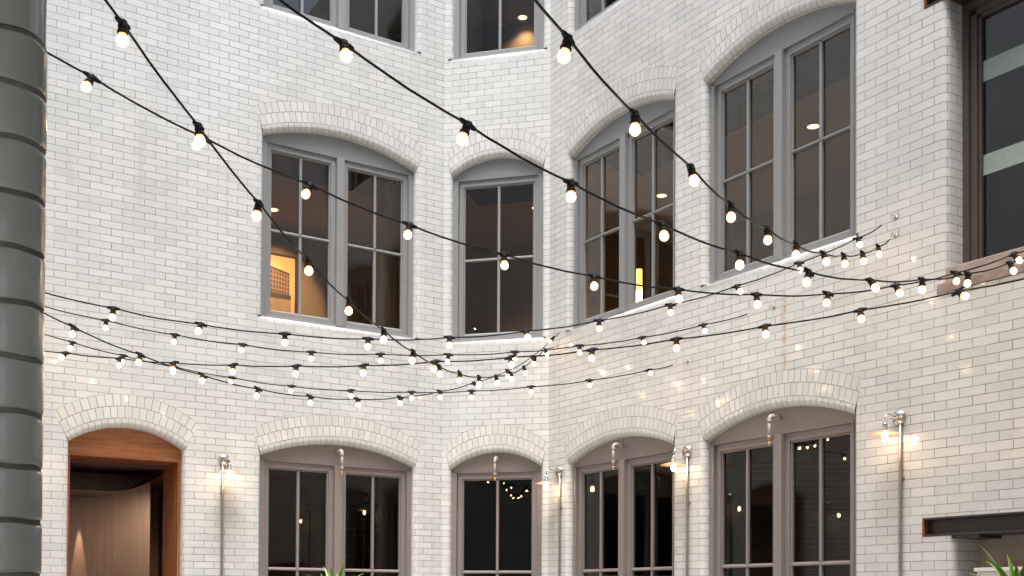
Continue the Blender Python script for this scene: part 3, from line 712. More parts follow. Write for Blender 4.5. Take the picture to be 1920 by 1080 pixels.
# bulb positions of each string in metres: socket point x, y, z and the way the bulb hangs
STRINGS={
'S1':{'L':[-1.818,1.72,4.195],'R':[0.483,12.097,4.139],'B':[(-1.708,2.215,3.966,0.0,0.0,-1.0),(-1.586,2.763,3.74,0.0,0.0,-1.0),(-1.465,3.311,3.543,0.0,0.0,-1.0),(-1.343,3.859,3.375,-0.02,0.02,-1.0),(-1.227,4.383,3.242,0.11,0.02,-0.99),(-1.11,4.912,3.129,-0.16,0.02,-0.99),(-0.99,5.451,3.041,0.09,-0.25,-0.96),(-0.87,5.995,2.987,0.0,-0.29,-0.96),(-0.748,6.546,2.964,0.0,-0.24,-0.97),(-0.626,7.096,2.962,-0.1,-0.19,-0.98),(-0.501,7.656,2.989,0.12,-0.23,-0.97),(-0.385,8.181,3.045,-0.02,-0.4,-0.92),(-0.263,8.732,3.132,0.01,-0.1,-0.99),(-0.14,9.288,3.25,0.2,0.02,-0.98),(-0.018,9.835,3.383,0.16,-0.3,-0.94),(0.097,10.357,3.548,0.3,0.02,-0.95),(0.209,10.861,3.74,-0.14,0.02,-0.99),(0.32,11.362,3.934,0.32,0.02,-0.95)]},
'S2':{'L':[-6.65,2.832,7.839],'R':[3.577,7.385,3.804],'B':[(-6.094,3.079,7.157,0.0,0.0,-1.0),(-5.624,3.289,6.62,0.0,0.0,-1.0),(-5.154,3.498,6.121,0.0,0.0,-1.0),(-4.683,3.708,5.661,0.0,0.0,-1.0),(-4.213,3.917,5.239,0.0,0.0,-1.0),(-3.742,4.127,4.855,0.0,0.0,-1.0),(-3.272,4.336,4.51,0.0,0.0,-1.0),(-2.801,4.546,4.202,0.0,0.0,-1.0),(-2.331,4.755,3.933,0.0,0.0,-1.0),(-1.86,4.964,3.699,-0.31,-0.35,-0.88),(-1.418,5.161,3.515,-0.47,-0.4,-0.78),(-0.968,5.362,3.374,-0.29,-0.35,-0.89),(-0.513,5.564,3.253,-0.13,-0.3,-0.95),(-0.049,5.771,3.173,0.05,-0.08,-1.0),(0.426,5.982,3.124,0.0,-0.23,-0.97),(0.9,6.193,3.116,0.1,-0.16,-0.98),(1.375,6.405,3.147,0.1,-0.06,-0.99),(1.839,6.612,3.21,-0.18,-0.17,-0.97),(2.299,6.816,3.318,0.42,-0.28,-0.86),(2.742,7.013,3.453,-0.03,-0.28,-0.96),(3.184,7.21,3.632,0.58,-0.3,-0.76)]},
'S3':{'L':[-3.035,1.72,4.844],'R':[3.543,7.438,3.763],'B':[(-2.659,2.047,4.52,0.0,0.0,-1.0),(-2.244,2.408,4.2,0.0,0.0,-1.0),(-1.829,2.769,3.918,0.0,0.0,-1.0),(-1.414,3.13,3.675,0.0,0.0,-1.0),(-0.999,3.49,3.471,0.0,0.0,-1.0),(-0.584,3.851,3.304,0.19,-0.39,-0.9),(-0.174,4.207,3.179,-0.35,0.02,-0.94),(0.229,4.557,3.093,0.03,0.02,-1.0),(0.642,4.916,3.047,0.19,-0.17,-0.97),(1.055,5.276,3.031,-0.03,-0.14,-0.99),(1.473,5.639,3.052,-0.24,-0.22,-0.94),(1.89,6.002,3.117,0.42,-0.37,-0.83),(2.296,6.354,3.222,0.01,0.02,-1.0),(2.692,6.699,3.357,-0.04,0.02,-1.0),(3.091,7.045,3.527,0.33,-0.21,-0.92)]},
'S4':{'L':[-0.877,1.72,3.636],'R':[2.865,8.47,4.158],'B':[(-0.636,2.154,3.498,0.0,0.0,-1.0),(-0.367,2.639,3.373,0.0,0.0,-1.0),(-0.098,3.124,3.276,0.0,0.0,-1.0),(0.171,3.609,3.205,-0.23,0.02,-0.97),(0.436,4.088,3.171,0.03,0.02,-1.0),(0.719,4.599,3.175,0.26,0.02,-0.96),(0.971,5.054,3.178,-0.02,-0.17,-0.99),(1.241,5.541,3.237,0.08,0.02,-1.0),(1.502,6.011,3.303,-0.09,-0.28,-0.95),(1.784,6.519,3.418,0.25,-0.3,-0.92),(2.035,6.973,3.546,0.06,-0.25,-0.97),(2.297,7.445,3.706,0.06,-0.24,-0.97),(2.546,7.895,3.891,0.02,-0.31,-0.95)]},
'S5':{'L':[-6.65,6.097,5.049],'R':[2.865,8.47,4.294],'B':[(-6.18,6.215,4.729,0.0,0.0,-1.0),(-5.657,6.345,4.407,0.0,0.0,-1.0),(-5.134,6.475,4.121,0.0,0.0,-1.0),(-4.611,6.606,3.872,0.0,0.0,-1.0),(-4.088,6.736,3.658,0.0,0.0,-1.0),(-3.565,6.866,3.482,0.0,0.0,-1.0),(-3.042,6.997,3.341,0.0,0.0,-1.0),(-2.52,7.127,3.236,-0.1,-0.01,-0.99),(-2.003,7.256,3.169,-0.17,-0.46,-0.87),(-1.49,7.384,3.14,-0.01,0.02,-1.0),(-0.964,7.515,3.141,0.0,-0.23,-0.97),(-0.431,7.648,3.183,0.0,-0.24,-0.97),(0.083,7.776,3.26,0.28,-0.47,-0.84),(0.598,7.905,3.368,0.06,0.02,-1.0),(1.114,8.033,3.513,0.02,-0.15,-0.99),(1.605,8.155,3.683,0.43,-0.44,-0.79),(2.089,8.276,3.89,0.13,-0.23,-0.96),(2.553,8.392,4.112,0.19,-0.35,-0.92)]},
'S6':{'L':[-6.65,8.452,4.802],'R':[2.19,9.498,3.88],'B':[(-6.395,8.482,4.675,0.0,0.0,-1.0),(-5.86,8.545,4.427,0.0,0.0,-1.0),(-5.326,8.608,4.205,0.0,0.0,-1.0),(-4.792,8.671,4.01,0.0,0.0,-1.0),(-4.257,8.735,3.841,0.0,0.0,-1.0),(-3.723,8.798,3.699,0.0,0.0,-1.0),(-3.189,8.861,3.587,-0.06,0.02,-1.0),(-2.667,8.923,3.491,-0.11,-0.19,-0.98),(-2.144,8.985,3.43,-0.11,-0.5,-0.86),(-1.612,9.048,3.387,0.0,-0.22,-0.98),(-1.07,9.112,3.387,0.08,-0.24,-0.97),(-0.524,9.177,3.4,-0.13,0.02,-0.99),(0.012,9.24,3.438,0.06,-0.29,-0.96),(0.545,9.303,3.507,0.03,-0.17,-0.99),(1.066,9.365,3.592,0.25,-0.47,-0.85),(1.58,9.425,3.714,0.23,-0.26,-0.94)]},
'S7':{'L':[-5.331,9.591,3.756],'R':[5.011,5.202,3.625],'B':[(-4.968,9.438,3.656,0.0,0.0,-1.0),(-4.471,9.227,3.53,0.0,0.0,-1.0),(-3.974,9.016,3.417,0.0,0.0,-1.0),(-3.477,8.805,3.317,-0.4,-0.55,-0.73),(-2.985,8.596,3.233,0.0,-0.26,-0.97),(-2.513,8.395,3.159,-0.04,-0.4,-0.92),(-2.022,8.187,3.102,0.0,-0.35,-0.94),(-1.526,7.976,3.053,-0.06,-0.23,-0.97),(-1.024,7.763,3.015,-0.01,-0.33,-0.94),(-0.517,7.548,2.998,-0.16,-0.34,-0.93),(-0.019,7.337,2.983,0.15,-0.38,-0.91),(0.496,7.118,2.986,-0.05,-0.28,-0.96),(0.995,6.906,3.007,0.01,-0.15,-0.99),(1.488,6.697,3.038,0.0,-0.4,-0.92),(1.988,6.485,3.081,0.02,-0.31,-0.95),(2.465,6.282,3.135,0.49,-0.63,-0.6),(2.963,6.071,3.204,0.0,0.0,-1.0),(3.46,5.86,3.286,0.0,0.0,-1.0),(3.957,5.649,3.381,0.0,0.0,-1.0),(4.454,5.438,3.489,0.0,0.0,-1.0)]},
'S8':{'L':[-6.65,2.006,7.543],'R':[0.483,12.098,4.271],'B':[(-6.282,2.526,6.863,0.0,0.0,-1.0),(-5.971,2.966,6.33,0.0,0.0,-1.0),(-5.66,3.406,5.837,0.0,0.0,-1.0),(-5.349,3.846,5.384,0.0,0.0,-1.0),(-5.038,4.286,4.97,0.0,0.0,-1.0),(-4.727,4.726,4.596,0.0,0.0,-1.0),(-4.416,5.166,4.261,0.0,0.0,-1.0),(-4.105,5.607,3.966,0.0,0.0,-1.0),(-3.794,6.047,3.711,0.0,0.0,-1.0),(-3.483,6.487,3.495,0.0,0.0,-1.0),(-3.172,6.927,3.319,0.0,0.0,-1.0),(-2.861,7.367,3.173,0.03,-0.48,-0.87),(-2.564,7.788,3.086,-0.12,-0.26,-0.96),(-2.254,8.225,3.034,0.08,-0.57,-0.82),(-1.948,8.659,3.017,-0.13,-0.29,-0.95),(-1.63,9.109,3.043,0.08,-0.31,-0.95),(-1.313,9.558,3.104,0.21,-0.32,-0.92),(-0.997,10.004,3.2,0.0,-0.29,-0.96),(-0.674,10.462,3.338,0.06,-0.34,-0.94),(-0.383,10.873,3.498,0.85,0.01,-0.53),(-0.053,11.34,3.713,0.0,-0.24,-0.97),(0.198,11.695,3.936,0.17,0.02,-0.99),(0.423,12.014,4.199,-0.6,-0.39,-0.7)]},
'S9':{'L':[-4.6,10.064,3.901],'R':[1.605,10.389,3.611],'B':[(-3.932,10.099,3.695,-0.24,-0.28,-0.93),(-3.482,10.122,3.583,-0.16,-0.33,-0.93),(-3.03,10.146,3.488,-0.17,-0.45,-0.88),(-2.52,10.173,3.4,-0.09,-0.62,-0.78),(-1.993,10.201,3.331,-0.02,-0.54,-0.84),(-1.463,10.228,3.3,0.09,-0.36,-0.93),(-0.918,10.257,3.294,0.03,-0.29,-0.96),(-0.377,10.285,3.312,0.01,0.02,-1.0),(0.164,10.314,3.359,0.03,-0.45,-0.89),(0.697,10.341,3.425,0.0,-0.45,-0.89),(1.239,10.37,3.527,0.25,-0.73,-0.64)]},
}

# ------------------------------------------------------------------ strings of bulbs
CABLE_R = .0048
def socket_mesh():
    m = MB()
    # T body along x, cup hanging down -z
    m.tube([(-.040, 0, 0), (-.034, 0, 0), (-.020, 0, 0), (.020, 0, 0), (.034, 0, 0), (.040, 0, 0)], [.0065, .0085, .0105, .0105, .0085, .0065], 10)
    m.lathe([(.0, .011), (.011, .011), (.0155, .004), (.0158, -.010), (.0170, -.011), (.0170, -.014), (.0158, -.015), (.0162, -.027), (.0192, -.029), (.0192, -.036), (.0160, -.037), (.0, -.037)], 14)
    m.tube([(.006, 0, .008), (.010, 0, .017), (.016, 0, .014), (.016, 0, .006)], .0022, 6)
    return m
def bulb_mesh():
    m = MB()
    pr = [(.0132, -.033), (.0136, -.039), (.0138, -.0425), (.0160, -.0455)]
    r = .0212
    for i in range(1, 12):
        a = R(52) + (math.pi - R(52)) * i / 11
        pr.append((r * math.sin(a), -.0595 + r * math.cos(a) * 1.04))
    pr[-1] = (0.0002, pr[-1][1])
    m.lathe(pr, 18, mis=[1, 1, 1] + [2] * 20)
    r = .0150
    m.lathe([(max(.0002, r * math.sin(math.pi * i / 8)), -.0605 + r * math.cos(math.pi * i / 8) * 1.05) for i in range(9)], 14, mi=0)
    return m
_s = socket_mesh().build('lamp_socket', BLACK); SOCK = _s.data; bpy.data.objects.remove(_s)
_b = bulb_mesh().build('light_bulb', [BULB, NECK, BSHELL]); BLB = _b.data; bpy.data.objects.remove(_b)

LAB = {
 'S1': 'string of lit bulbs plunging from the top left edge to the lower hook mid wall',
 'S2': 'string of lit bulbs from high on the left pier sagging across to the stone sill',
 'S3': 'string of lit bulbs falling from the top edge left of centre to the right edge',
 'S4': 'string of lit bulbs from the top centre to the lower of two far right hooks',
 'S5': 'topmost sagging string of lit bulbs at the left pier, ending at the highest hook',
 'S6': 'string of lit bulbs, second down at the left pier, ending below the tall right window',
 'S7': 'lowest string of lit bulbs at the left pier, rising right beneath the stone sill',
 'S8': 'string of lit bulbs dipping lowest above the left window arch, ending mid wall',
 'S9': 'flat string of lit bulbs above the ground floor arches, ending at the lowest hook',
}
def catmull(P, n=6):
    out = []
    for i in range(len(P) - 1):
        p0 = P[max(i - 1, 0)]; p1 = P[i]; p2 = P[i + 1]; p3 = P[min(i + 2, len(P) - 1)]
        for k in range(n):
            t = k / n
            v = .5 * ((2 * p1) + (p2 - p0) * t + (2 * p0 - 5 * p1 + 4 * p2 - p3) * t * t + (3 * p1 - p0 - 3 * p2 + p3) * t * t * t)
            seg = (p2 - p1).length
            v = v + Vector((0, 0, -.007 * math.sin(math.pi * t)))
            out.append(v)
    out.append(P[-1]); return out

for key, D in STRINGS.items():
    L, Rr_ = Vector(D['L']), Vector(D['R'])
    B = D['B']; P = [Vector(b[:3]) for b in B]
    mid = P[len(P) // 2]
    root = empty('string_light', L, label=LAB[key], cat='string light', group='strings of lit bulbs across the courtyard')
    inv = Matrix.Translation(-L)
    last = P[-1] + (Rr_ - P[-1]) * (.62 if (Rr_ - P[-1]).length > .12 else .3)
    chain = [L] + P + [last]
    pts = catmull(chain)
    pts = [p + Vector((random.uniform(-1, 1), random.uniform(-1, 1), random.uniform(-1, 1))) * .0012 for p in pts]
    m = MB(); m.tube([p - L for p in pts], CABLE_R, 7)
    m.build('cable', BLACK, root)
    m = MB(); m.tube([last - L, (last * .5 + Rr_ * .5) - L + Vector((0, 0, -.003)), Rr_ - L], .0014, 5); m.build('tie_wire', GALV, root)
    for i, b in enumerate(B):
        p = Vector(b[:3]); dn = Vector(b[3:]).normalized()
        z = -dn
        t = (chain[i + 2] - chain[i]).normalized()
        x = (t - z * t.dot(z))
        if x.length < .2: x = Vector((1, 0, 0)) - z * z.x
        x.normalize(); y = z.cross(x)
        Mx = Matrix(((x.x, y.x, z.x, p.x - L.x), (x.y, y.y, z.y, p.y - L.y), (x.z, y.z, z.z, p.z - L.z), (0, 0, 0, 1)))
        s = bpy.data.objects.new('lamp_socket', SOCK); COL.objects.link(s); s.parent = root; s.matrix_local = Mx
        g = bpy.data.objects.new('light_bulb', BLB); COL.objects.link(g); g.parent = s

# eye hooks where strings meet the tiles
def hook(Mx, s, z, lab, drop=False):
    n = Mx.to_3x3() @ Vector((0, -1, 0)); p = Mx @ Vector((s, 0, z))
    root = empty('eye_hook', p, label=lab, cat='hook', group='steel eye hooks on the tiled wall')
    root.rotation_euler = (0, 0, Mx.to_euler().z)
    m = MB(); m.tube([(0, 0.0, 0), (0, -.03, 0)], .004, 8)
    ring = [(0, -.045 + .014 * math.cos(a), .014 * math.sin(a)) for a in [2 * math.pi * k / 14 for k in range(15)]]
    m.tube(ring, .003, 6, caps=False)
    m.build('eye', GALV, root)
    m = MB(); m.lathe([(0, -.004), (.016, -.004), (.016, 0), (0, 0)], 12, M4=Matrix.Rotation(R(-90), 4, 'X')); m.build('backing_plate', GALV, root)
wz = lambda Mx, P: Mx.inverted() @ Vector(P)
for key, lab in (('S1', 'small steel eye hook by the middle wall corner, the lower of the pair'), ('S8', 'small steel eye hook by the middle wall corner, the upper of the pair'),
                 ('S4', 'steel eye hook right of the tall right wall window, lower of two'), ('S5', 'steel eye hook right of the tall right wall window, upper of two'),
                 ('S6', 'steel eye hook on plain tiles left below the tall right wall window'), ('S9', 'steel eye hook on the tiles just above the narrower right ground floor arch')):
    q = wz(MC, STRINGS[key]['R']); hook(MC, q.x, q.z, lab)

# ------------------------------------------------------------------ wall lamps
def sconce(Mx, s, lab, zc=2.785, sw=1):
    root = empty('wall_lamp', Mx @ Vector((s, 0, zc)), label=lab, cat='wall lamp', group='nickel wall lamps between the ground floor windows')
    root.rotation_euler = (0, 0, Mx.to_euler().z)
    Rm = Matrix.Rotation(R(90), 4, 'X')      # lathe axis -> -y (out of the wall)
    m = MB(); pr = [(.056, -.0), (.060, .006), (.058, .016), (.050, .027), (.036, .037), (.020, .043), (.010, .045), (.0, .046)]
    m.lathe(pr, 28, M4=Rm); m.build('back_plate', STEEL, root)
    m = MB(); arm = [(0, -.04, 0), (0, -.085, .010)]
    for k in range(7):
        a = math.pi / 2 * k / 6; arm.append((0, -.125 - .045 * math.sin(a), .012 - .045 + .045 * math.cos(a) + .004))
    arm.append((0, -.170, -.055)); m.tube(arm, .0052, 10); m.build('arm', STEEL, root)
    m = MB(); T = Matrix.Translation((0, -.170, 0))
    m.lathe([(0, -.050), (.009, -.050), (.013, -.055), (.0165, -.060), (.0165, -.072), (.0145, -.074), (.0165, -.076), (.0165, -.090), (.020, -.094), (.022, -.104), (.019, -.106), (0, -.106)], 18, M4=T)
    m.tube([(.014, -.17, -.080), (.036 * sw, -.17, -.080)], .0028, 6); m.tube([(.034 * sw, -.17, -.074), (.034 * sw, -.17, -.086)], .0034, 6)
    m.build('lamp_holder', STEEL, root)
    m = MB(); pr = [(.018, -.106), (.030, -.108), (.060, -.117), (.100, -.1295), (.122, -.137), (.1235, -.139), (.121, -.1395), (.099, -.1325), (.059, -.120), (.029, -.111), (.018, -.109)]
    m.lathe(pr, 36, M4=T); m.build('shade', SHADE, root)
    m = MB(); pr = [(.0001, -.107), (.011, -.108), (.0125, -.120), (.017, -.134), (.0215, -.150), (.0225, -.163), (.0195, -.177), (.012, -.187), (.0001, -.191)]
    m.lathe(pr, 18, M4=T); m.build('light_bulb', SBULB, root)
    return root
sconce(MA, -2.475, 'nickel wall lamp between the orange wood doorway and the left wall window')
sconce(MC, .205, 'nickel wall lamp right of the narrow middle window, in front of its frame corner')
sconce(MC, 2.215, 'nickel wall lamp between the two ground floor windows of the right wall')
sconce(MC, 4.545, 'nickel wall lamp furthest right, standing above the end of the dark steel beam')
sconce(MA, -4.42, 'nickel wall lamp left of the orange wood doorway, hidden behind the shade-toned pier')
def conduit(Mx, s, lab, ztop=2.74, zstrap=(2.46,)):
    root = empty('conduit', Mx @ Vector((s, 0, 0)), label=lab, cat='conduit', group='steel conduits running down from the wall lamps')
    root.rotation_euler = (0, 0, Mx.to_euler().z)
    m = MB(); pts = [(0, -.018, .0)] + [(random.uniform(-.0012, .0012), -.018, z) for z in [.5, 1, 1.5, 2, 2.4]] + [(0, -.018, ztop)]
    m.tube(pts, .0125, 12); m.build('pipe', GALV, root)
    for z in zstrap:
        k = MB(); k.box(-.026, .026, -.004, -.0005, z - .008, z + .008)
        k.tube([(-.014, -.003, z), (-.0135, -.022, z), (-.006, -.031, z), (.006, -.031, z), (.0135, -.022, z), (.014, -.003, z)], .003, 6)
        k.lathe([(0, .009), (.004, .008), (.004, .003), (0, .003)], 8, M4=Matrix.Translation((.021, 0, z)) @ Matrix.Rotation(R(90), 4, 'X'))
        k.build('strap', GALV, root)
conduit(MA, -2.493, 'steel conduit dropping from the lamp beside the orange wood doorway', zstrap=(2.452, 1.2))
conduit(MC, .232, 'steel conduit dropping from the lamp right of the narrow middle window', zstrap=(2.40, 1.2))
conduit(MC, 2.228, 'steel conduit dropping from the lamp between the two right wall windows', zstrap=(2.31, 1.2))
conduit(MC, 4.563, 'steel conduit dropping from the lamp furthest right', zstrap=(2.335, 1.2))

# ------------------------------------------------------------------ pipe drops under the arches
def drop(Mx, s, lab):
    root = empty('sprinkler_pipe', Mx @ Vector((s, .070, 2.968)), label=lab, cat='sprinkler', group='painted sprinkler drops under the ground floor arches')
    root.rotation_euler = (0, 0, Mx.to_euler().z)
    y = -.105
    m = MB(); m.tube([(0, 0.004, .0), (0, -.012, 0)], .021, 14); m.tube([(0, 0, 0), (0, y + .035, 0)], .0125, 14)
    m.build('stub_pipe', CHROMEPIPE, root)
    m = MB(); pts = []; 
    for k in range(7):
        a = math.pi / 2 * k / 6; pts.append((0, y + .034 - .034 * math.sin(a), -.034 + .034 * math.cos(a)))
    m.tube([(0, y + .045, 0)] + pts + [(0, y, -.045)], .0175, 16)
    m.tube([(0, y, -.036), (0, y, -.048)], .0205, 16); m.tube([(0, y + .036, 0), (0, y + .048, 0)], .0205, 16)
    m.build('elbow', CHROMEPIPE, root)
    m = MB(); m.tube([(0, y, -.045), (0, y, -.172)], .0135, 16); m.build('pipe', CHROMEPIPE, root)
    m = MB(); m.tube([(0, y, -.168), (0, y, -.171), (0, y, -.184), (0, y, -.187)], [.016, .0185, .0185, .016], 16); m.tube([(0, y, -.186), (0, y, -.205)], [.014, .011], 12); m.build('coupling', CHROMEPIPE, root)
    m = MB(); m.lathe([(0, -.203), (.008, -.203), (.0085, -.212), (.006, -.216), (.010, -.222), (.014, -.226), (.014, -.229), (.005, -.231), (.004, -.242), (.011, -.246), (.011, -.248), (0, -.249)], 12, M4=Matrix.Translation((0, y, 0)))
    m.build('spray_head', BRASS, root)
drop(MA, -1.225, 'painted sprinkler pipe under the left wall ground floor arch')
drop(MB_, .607, 'painted sprinkler pipe under the narrow middle ground floor arch')
drop(MC, 1.165, 'painted sprinkler pipe under the first right wall ground floor arch')
drop(MC, 3.262, 'painted sprinkler pipe under the large ground floor arch furthest right')

# ------------------------------------------------------------------ plants
def leafmat():
    m, n, l, b = nmat("variegated_leaf")
    uv = n.new("ShaderNodeUVMap"); uv.uv_map = "UVMap"; sp = n.new("ShaderNodeSeparateXYZ"); l.new(uv.outputs[0], sp.inputs[0])
    cr = n.new("ShaderNodeValToRGB"); e = cr.color_ramp.elements
    e[0].position = 0; e[0].color = (.34, .46, .10, 1); e[1].position = 1; e[1].color = (.34, .46, .10, 1)
    for p, c in ((.20, (.24, .40, .07)), (.27, (.09, .26, .035)), (.5, (.06, .19, .03)), (.73, (.10, .27, .04)), (.80, (.24, .40, .07))):
        q = e.new(p); q.color = (*c, 1)
    l.new(sp.outputs[0], cr.inputs[0]); l.new(cr.outputs[0], b.inputs["Base Color"]); b.inputs["Roughness"].default_value = .32
    return m
LEAF = leafmat()
def leaf(m, base, az_, L, w, el0, droop):
    d = Vector((math.cos(az_), math.sin(az_), 0)); p = Vector(base); el = el0; rows = []; uvs = []
    N = 12; side = Vector((-d.y, d.x, 0))
    tw = random.uniform(-.35, .35)
    for i in range(N + 1):
        t = i / N
        wd = w * (.55 + .9 * t if t < .4 else .91 * (1 - ((t - .4) / .6) ** 1.9)) * .55
        if i == N: wd = .0006
        tang = d * math.cos(el) + Vector((0, 0, math.sin(el)))
        nrm = side.cross(tang)
        s2 = side * math.cos(tw * t) + nrm * math.sin(tw * t)
        rows.append([p - s2 * wd + nrm * wd * .35 * -1 * -1, p + nrm * -.0 , p + s2 * wd + nrm * wd * .35])
        uvs.append([(0, t), (.5, t), (1, t)])
        p = p + tang * (L / N); el -= droop / N * (.5 + 1.3 * t)
    m.grid(rows, uvs)
def plant(x, y, ztop, lab, n, L, w, seed, hts=.22):
    random.seed(seed)
    root = empty('potted_plant', (x, y, 0), label=lab, cat='plant')
    m = MB(); m.lathe([(.0, 0), (.15, 0), (.19, .42), (.20, .45), (.185, .45), (.17, .40), (0, .40)], 24); m.build('pot', TERRA, root)
    m = MB(); m.tube([(0, 0, .38), (.02, .01, .8), (.0, 0, ztop)], [.022, .019, .015], 10); m.build('stem', STEMM, root)
    m = MB()
    for k in range(n):
        t = k / (n - 1); a = k * 2.39996 + random.uniform(-.25, .25)
        leaf(m, (0, 0, ztop - hts + hts * t), a, L * random.uniform(.75, 1.1), w * random.uniform(.85, 1.15), R(12 + 66 * t + random.uniform(-8, 8)), R(random.uniform(55, 110)) * (1.15 - .65 * t))
    m.build('foliage', LEAF, root)
plant(-1.45, 9.4, 1.38, 'variegated leafy plant poking up in front of the left wall ground floor window', 54, .39, .040, 3)
plant(2.56, 5.75, 1.38, 'variegated strap leaved plant in the bottom right corner under the steel beam', 54, .37, .044, 11)
cab = empty('cabinet', MC @ Vector((5.6, .012, 0)), label='pale lacquered cabinet behind the right corner plant, under the steel beam', cat='cabinet'); cab.rotation_euler = (0, 0, R(-56.710))
m = MB(); m.box(-.42, .55, .0, .278, 0.06, 1.625); m.build('body', WHITEBOX, cab, bevel=.004)
m = MB(); m.box(-.435, .57, -.015, .278, 1.626, 1.652); m.build('top', WHITEBOX, cab, bevel=.003)
m = MB(); m.box(-.40, .52, .02, .27, 0, .06); m.build('plinth', INDARK, cab)

# ------------------------------------------------------------------ things inside the rooms
def downlight(p, lab, pw=5.0):
    root = empty('ceiling_light', p, label=lab, cat='ceiling light', group='recessed ceiling lights in the upper rooms')
    m = MB(); m.lathe([(.062, -.002), (.078, -.004), (.080, -.001), (.080, 0)], 24); m.build('trim_ring', WHITEBOX, root)
    m = MB(); m.lathe([(0.0001, -.0015), (.062, -.0015)], 24); m.build('lens', DOWNL, root)
    ld = bpy.data.lights.new('downlight_lamp', 'SPOT'); lo = bpy.data.objects.new('downlight_lamp', ld); COL.objects.link(lo)
    ld.energy = pw; ld.color = (1, .76, .48); ld.spot_size = R(120); ld.spot_blend = .7; ld.shadow_soft_size = .06
    lo.parent = root; lo.location = (0, 0, -.02)
PW = 60
downlight((-3.17, 14.89, 6.55), 'round ceiling light seen through the upper left window', PW)
downlight((.30, 14.77, 6.55), 'round ceiling light seen through the narrow upper middle window', PW)
downlight((1.87, 14.3, 6.55), 'round ceiling light seen through the first upper right window', PW)
downlight((3.23, 12.19, 6.55), 'round ceiling light seen through the tall upper right window', PW)
downlight(tuple(MC @ Vector((7.4, .62, 6.54))), 'hidden ceiling light added to brighten the room inside the large brown window', 130)  # added out of view to light the room behind the brown frame
downlight((.11, 16.1, 9.75), 'round ceiling light in the top floor middle window', 14)

# framed picture on the back wall of the upper left room
bk = -0.0
pic = empty('framed_picture', MA @ Vector((-.204, 3.86, 5.05)), label='sepia picture of a long many-windowed building inside the upper left window', cat='picture')
pic.rotation_euler = (0, 0, R(32.894))
SEP = plain("sepia_mat_board", (.80, .42, .19), .7)
m = MB(); m.box(-1.6, .0, -.02, .0, .0, 1.08); m.build('mat_board', SEP, pic)
m = MB()
for b_ in ((-1.62, .02, -.03, .0, -.03, -.001), (-1.62, .02, -.03, .0, 1.081, 1.11), (.001, .03, -.03, .0, -.0009, 1.0809), (-1.65, -1.621, -.03, .0, -.03, 1.11)): m.box(*b_)
m.build('frame', INDARK, pic)
SD = plain("sepia_dark_ink", (.045, .026, .015), .6); SM = plain("sepia_mid_ink", (.24, .145, .075), .6); SG = plain("sepia_ground_ink", (.30, .20, .11), .6, noise=.4, nscale=5)
m = MB(); y = -.022
def q4(p, y, mi): m.face([(a, y, b) for a, b in p], mi=mi)
def lerp(a, b, t): return a + (b - a) * t
xl, xr_ = -.62, -.075
zt = lambda x: lerp(.98, .86, (x - xl) / (xr_ - xl)); zb_ = lambda x: lerp(.50, .50, 0)
q4([(-1.5, .14), (-.055, .14), (-.055, .50), (-1.5, .50)], y, 2)
q4([(-1.5, .50), (xr_, .50), (xr_, .86), (xl, .98), (-1.5, 1.0)], y, 1)
for r in range(6):
    for c_ in range(12):
        xa, xb = lerp(xl, xr_, ((c_ + .2) / 12) ** .85), lerp(xl, xr_, ((c_ + .8) / 12) ** .85)
        v0, v1 = (r + .22) / 6.5, (r + .78) / 6.5
        q4([(xa, lerp(.50, zt(xa), v0)), (xb, lerp(.50, zt(xb), v0)), (xb, lerp(.50, zt(xb), v1)), (xa, lerp(.50, zt(xa), v1))], y - .002, 0)
q4([(-1.5, .50), (-.055, .50), (-.055, .56), (-1.5, .60)], y - .003, 0)
q4([(-1.5, .36), (-.9, .36), (-.3, .18), (-1.5, .16)], y - .002, 0)
q4([(xl, .95), (xr_, .835), (xr_, .865), (xl, .985)], y - .003, 0)
m.build('print', [SD, SM, SG], pic)
ld = bpy.data.lights.new('picture_lamp', 'SPOT'); lo = bpy.data.objects.new('picture_lamp', ld); COL.objects.link(lo)
ld.energy = 60; ld.color = (1, .62, .32); ld.spot_size = R(60); ld.spot_blend = .4; ld.shadow_soft_size = .05
lo.parent = pic; lo.location = (-.3, -1.2, 1.40)
lo.rotation_euler = (Vector((-.3, -1.2, 1.40)) - Vector((-.3, 0, .5))).to_track_quat('Z', 'Y').to_euler()

def curtain(Mx, s0, s1, y0, z0, z1, lab):
    root = empty('curtain', Mx @ Vector((s0, y0, z0)), label=lab, cat='curtain'); root.rotation_euler = (0, 0, Mx.to_euler().z)
    m = MB(); rows = []; n = int((s1 - s0) / .012)
    for zz in (0, z1 - z0):
        rows.append([((s1 - s0) * i / n, .035 * math.sin(i * .62 + .6 * math.sin(i * .13)), zz) for i in range(n + 1)])
    m.grid(rows); m.build('cloth', CURT, root)
    m = MB(); m.tube([(-.05, 0, z1 - z0 + .02), (s1 - s0 + .05, 0, z1 - z0 + .02)], .012, 8); m.build('rod', INDARK, root)
curtain(MA, -.62, -.2, .50, 3.6, 6.3, 'ochre curtain behind the right half of the upper left window')
curtain(MC, 1.22, 1.75, .75, 3.6, 6.3, 'ochre curtain lit by the tall lamp in the first upper right window')
lamp = empty('table_lamp', MC @ Vector((.905, .5, 4.30)), label='tall glowing cylinder lamp standing inside the first upper right window', cat='lamp')
m = MB(); m.lathe([(0.0001, .05), (.036, .05), (.036, .34)], 20); m.build('glowing_tube', LAMPG, lamp)
m = MB(); m.lathe([(.036, .3405), (.036, .56), (.034, .56), (.034, .3405)], 20); m.build('tube_top', emit("lamp_top_glow", (1, .60, .16), 1.1), lamp)
m = MB(); m.lathe([(0.0001, 0), (.06, 0), (.06, .04), (.03, .049), (0.0001, .049)], 20); m.build('base', INDARK, lamp)
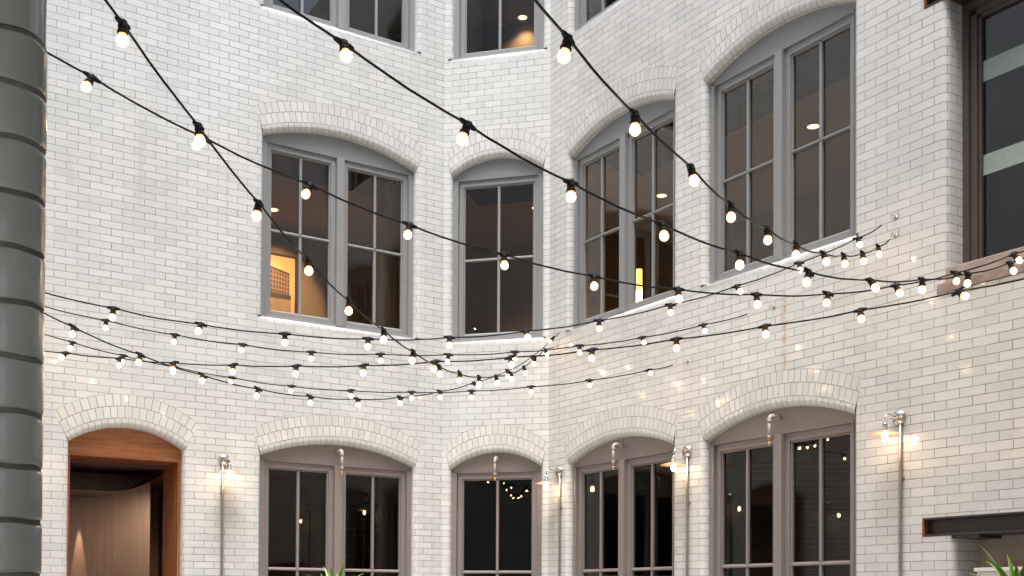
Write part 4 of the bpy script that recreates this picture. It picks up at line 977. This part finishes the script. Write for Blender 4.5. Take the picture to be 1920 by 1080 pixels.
ld = bpy.data.lights.new('tube_lamp', 'POINT'); lo = bpy.data.objects.new('tube_lamp', ld); COL.objects.link(lo)
ld.energy = 2.2; ld.color = (1, .6, .2); ld.shadow_soft_size = .04; lo.parent = lamp; lo.location = (.1, -.0, .3)
tb = empty('side_table', MC @ Vector((.905, .5, 3.5)), label='low dark side table under the glowing cylinder lamp', cat='table')
m = MB(); m.box(-.2, .2, -.2, .2, .76, .797); m.build('top', INDARK, tb)
for a_ in (-.17, .17):
    for b_ in (-.17, .17):
        m = MB(); m.box(a_ - .015, a_ + .015, b_ - .015, b_ + .015, 0, .759); m.build('leg', INDARK, tb)
# narrow recessed light in the vestibule soffit: it draws the bright scallop on the panelling
up = empty('ceiling_light', MA @ Vector((-3.545, 1.308, 2.455)), label='narrow recessed light over the panelling inside the orange wood doorway', cat='ceiling light')
m = MB(); m.lathe([(.018, -.001), (.026, -.002), (.028, .0)], 18); m.build('trim_ring', BRASS, up)
m = MB(); m.lathe([(0.0001, -.0005), (.018, -.0005)], 18); m.build('lens', BRASS, up)
ld = bpy.data.lights.new('scallop_lamp', 'SPOT'); lo = bpy.data.objects.new('scallop_lamp', ld); COL.objects.link(lo)
ld.energy = 110; ld.color = (1, .66, .42); ld.spot_size = R(14.5); ld.spot_blend = .35; ld.shadow_soft_size = .006; lo.parent = up; lo.location = (0, 0, -.01)

dl = empty('ceiling_light', MA @ Vector((-2.42, .80, 2.715)), label='unseen fill light added to brighten the passage of the orange wood doorway', cat='ceiling light')  # added fill light, hidden past the right jamb, lightens the vestibule
m = MB(); m.lathe([(.05, -.002), (.065, -.003), (.067, 0)], 20); m.build('trim_ring', BRASS, dl)
m = MB(); m.lathe([(0.0001, -.001), (.05, -.001)], 20); m.build('lens', DOWNL, dl)
ld = bpy.data.lights.new('vestibule_fill_lamp', 'SPOT'); lo = bpy.data.objects.new('vestibule_fill_lamp', ld); COL.objects.link(lo)
ld.energy = 50; ld.color = (1, .78, .58); ld.spot_size = R(165); ld.spot_blend = .6; ld.shadow_soft_size = .05; lo.parent = dl; lo.location = (0, 0, -.015)
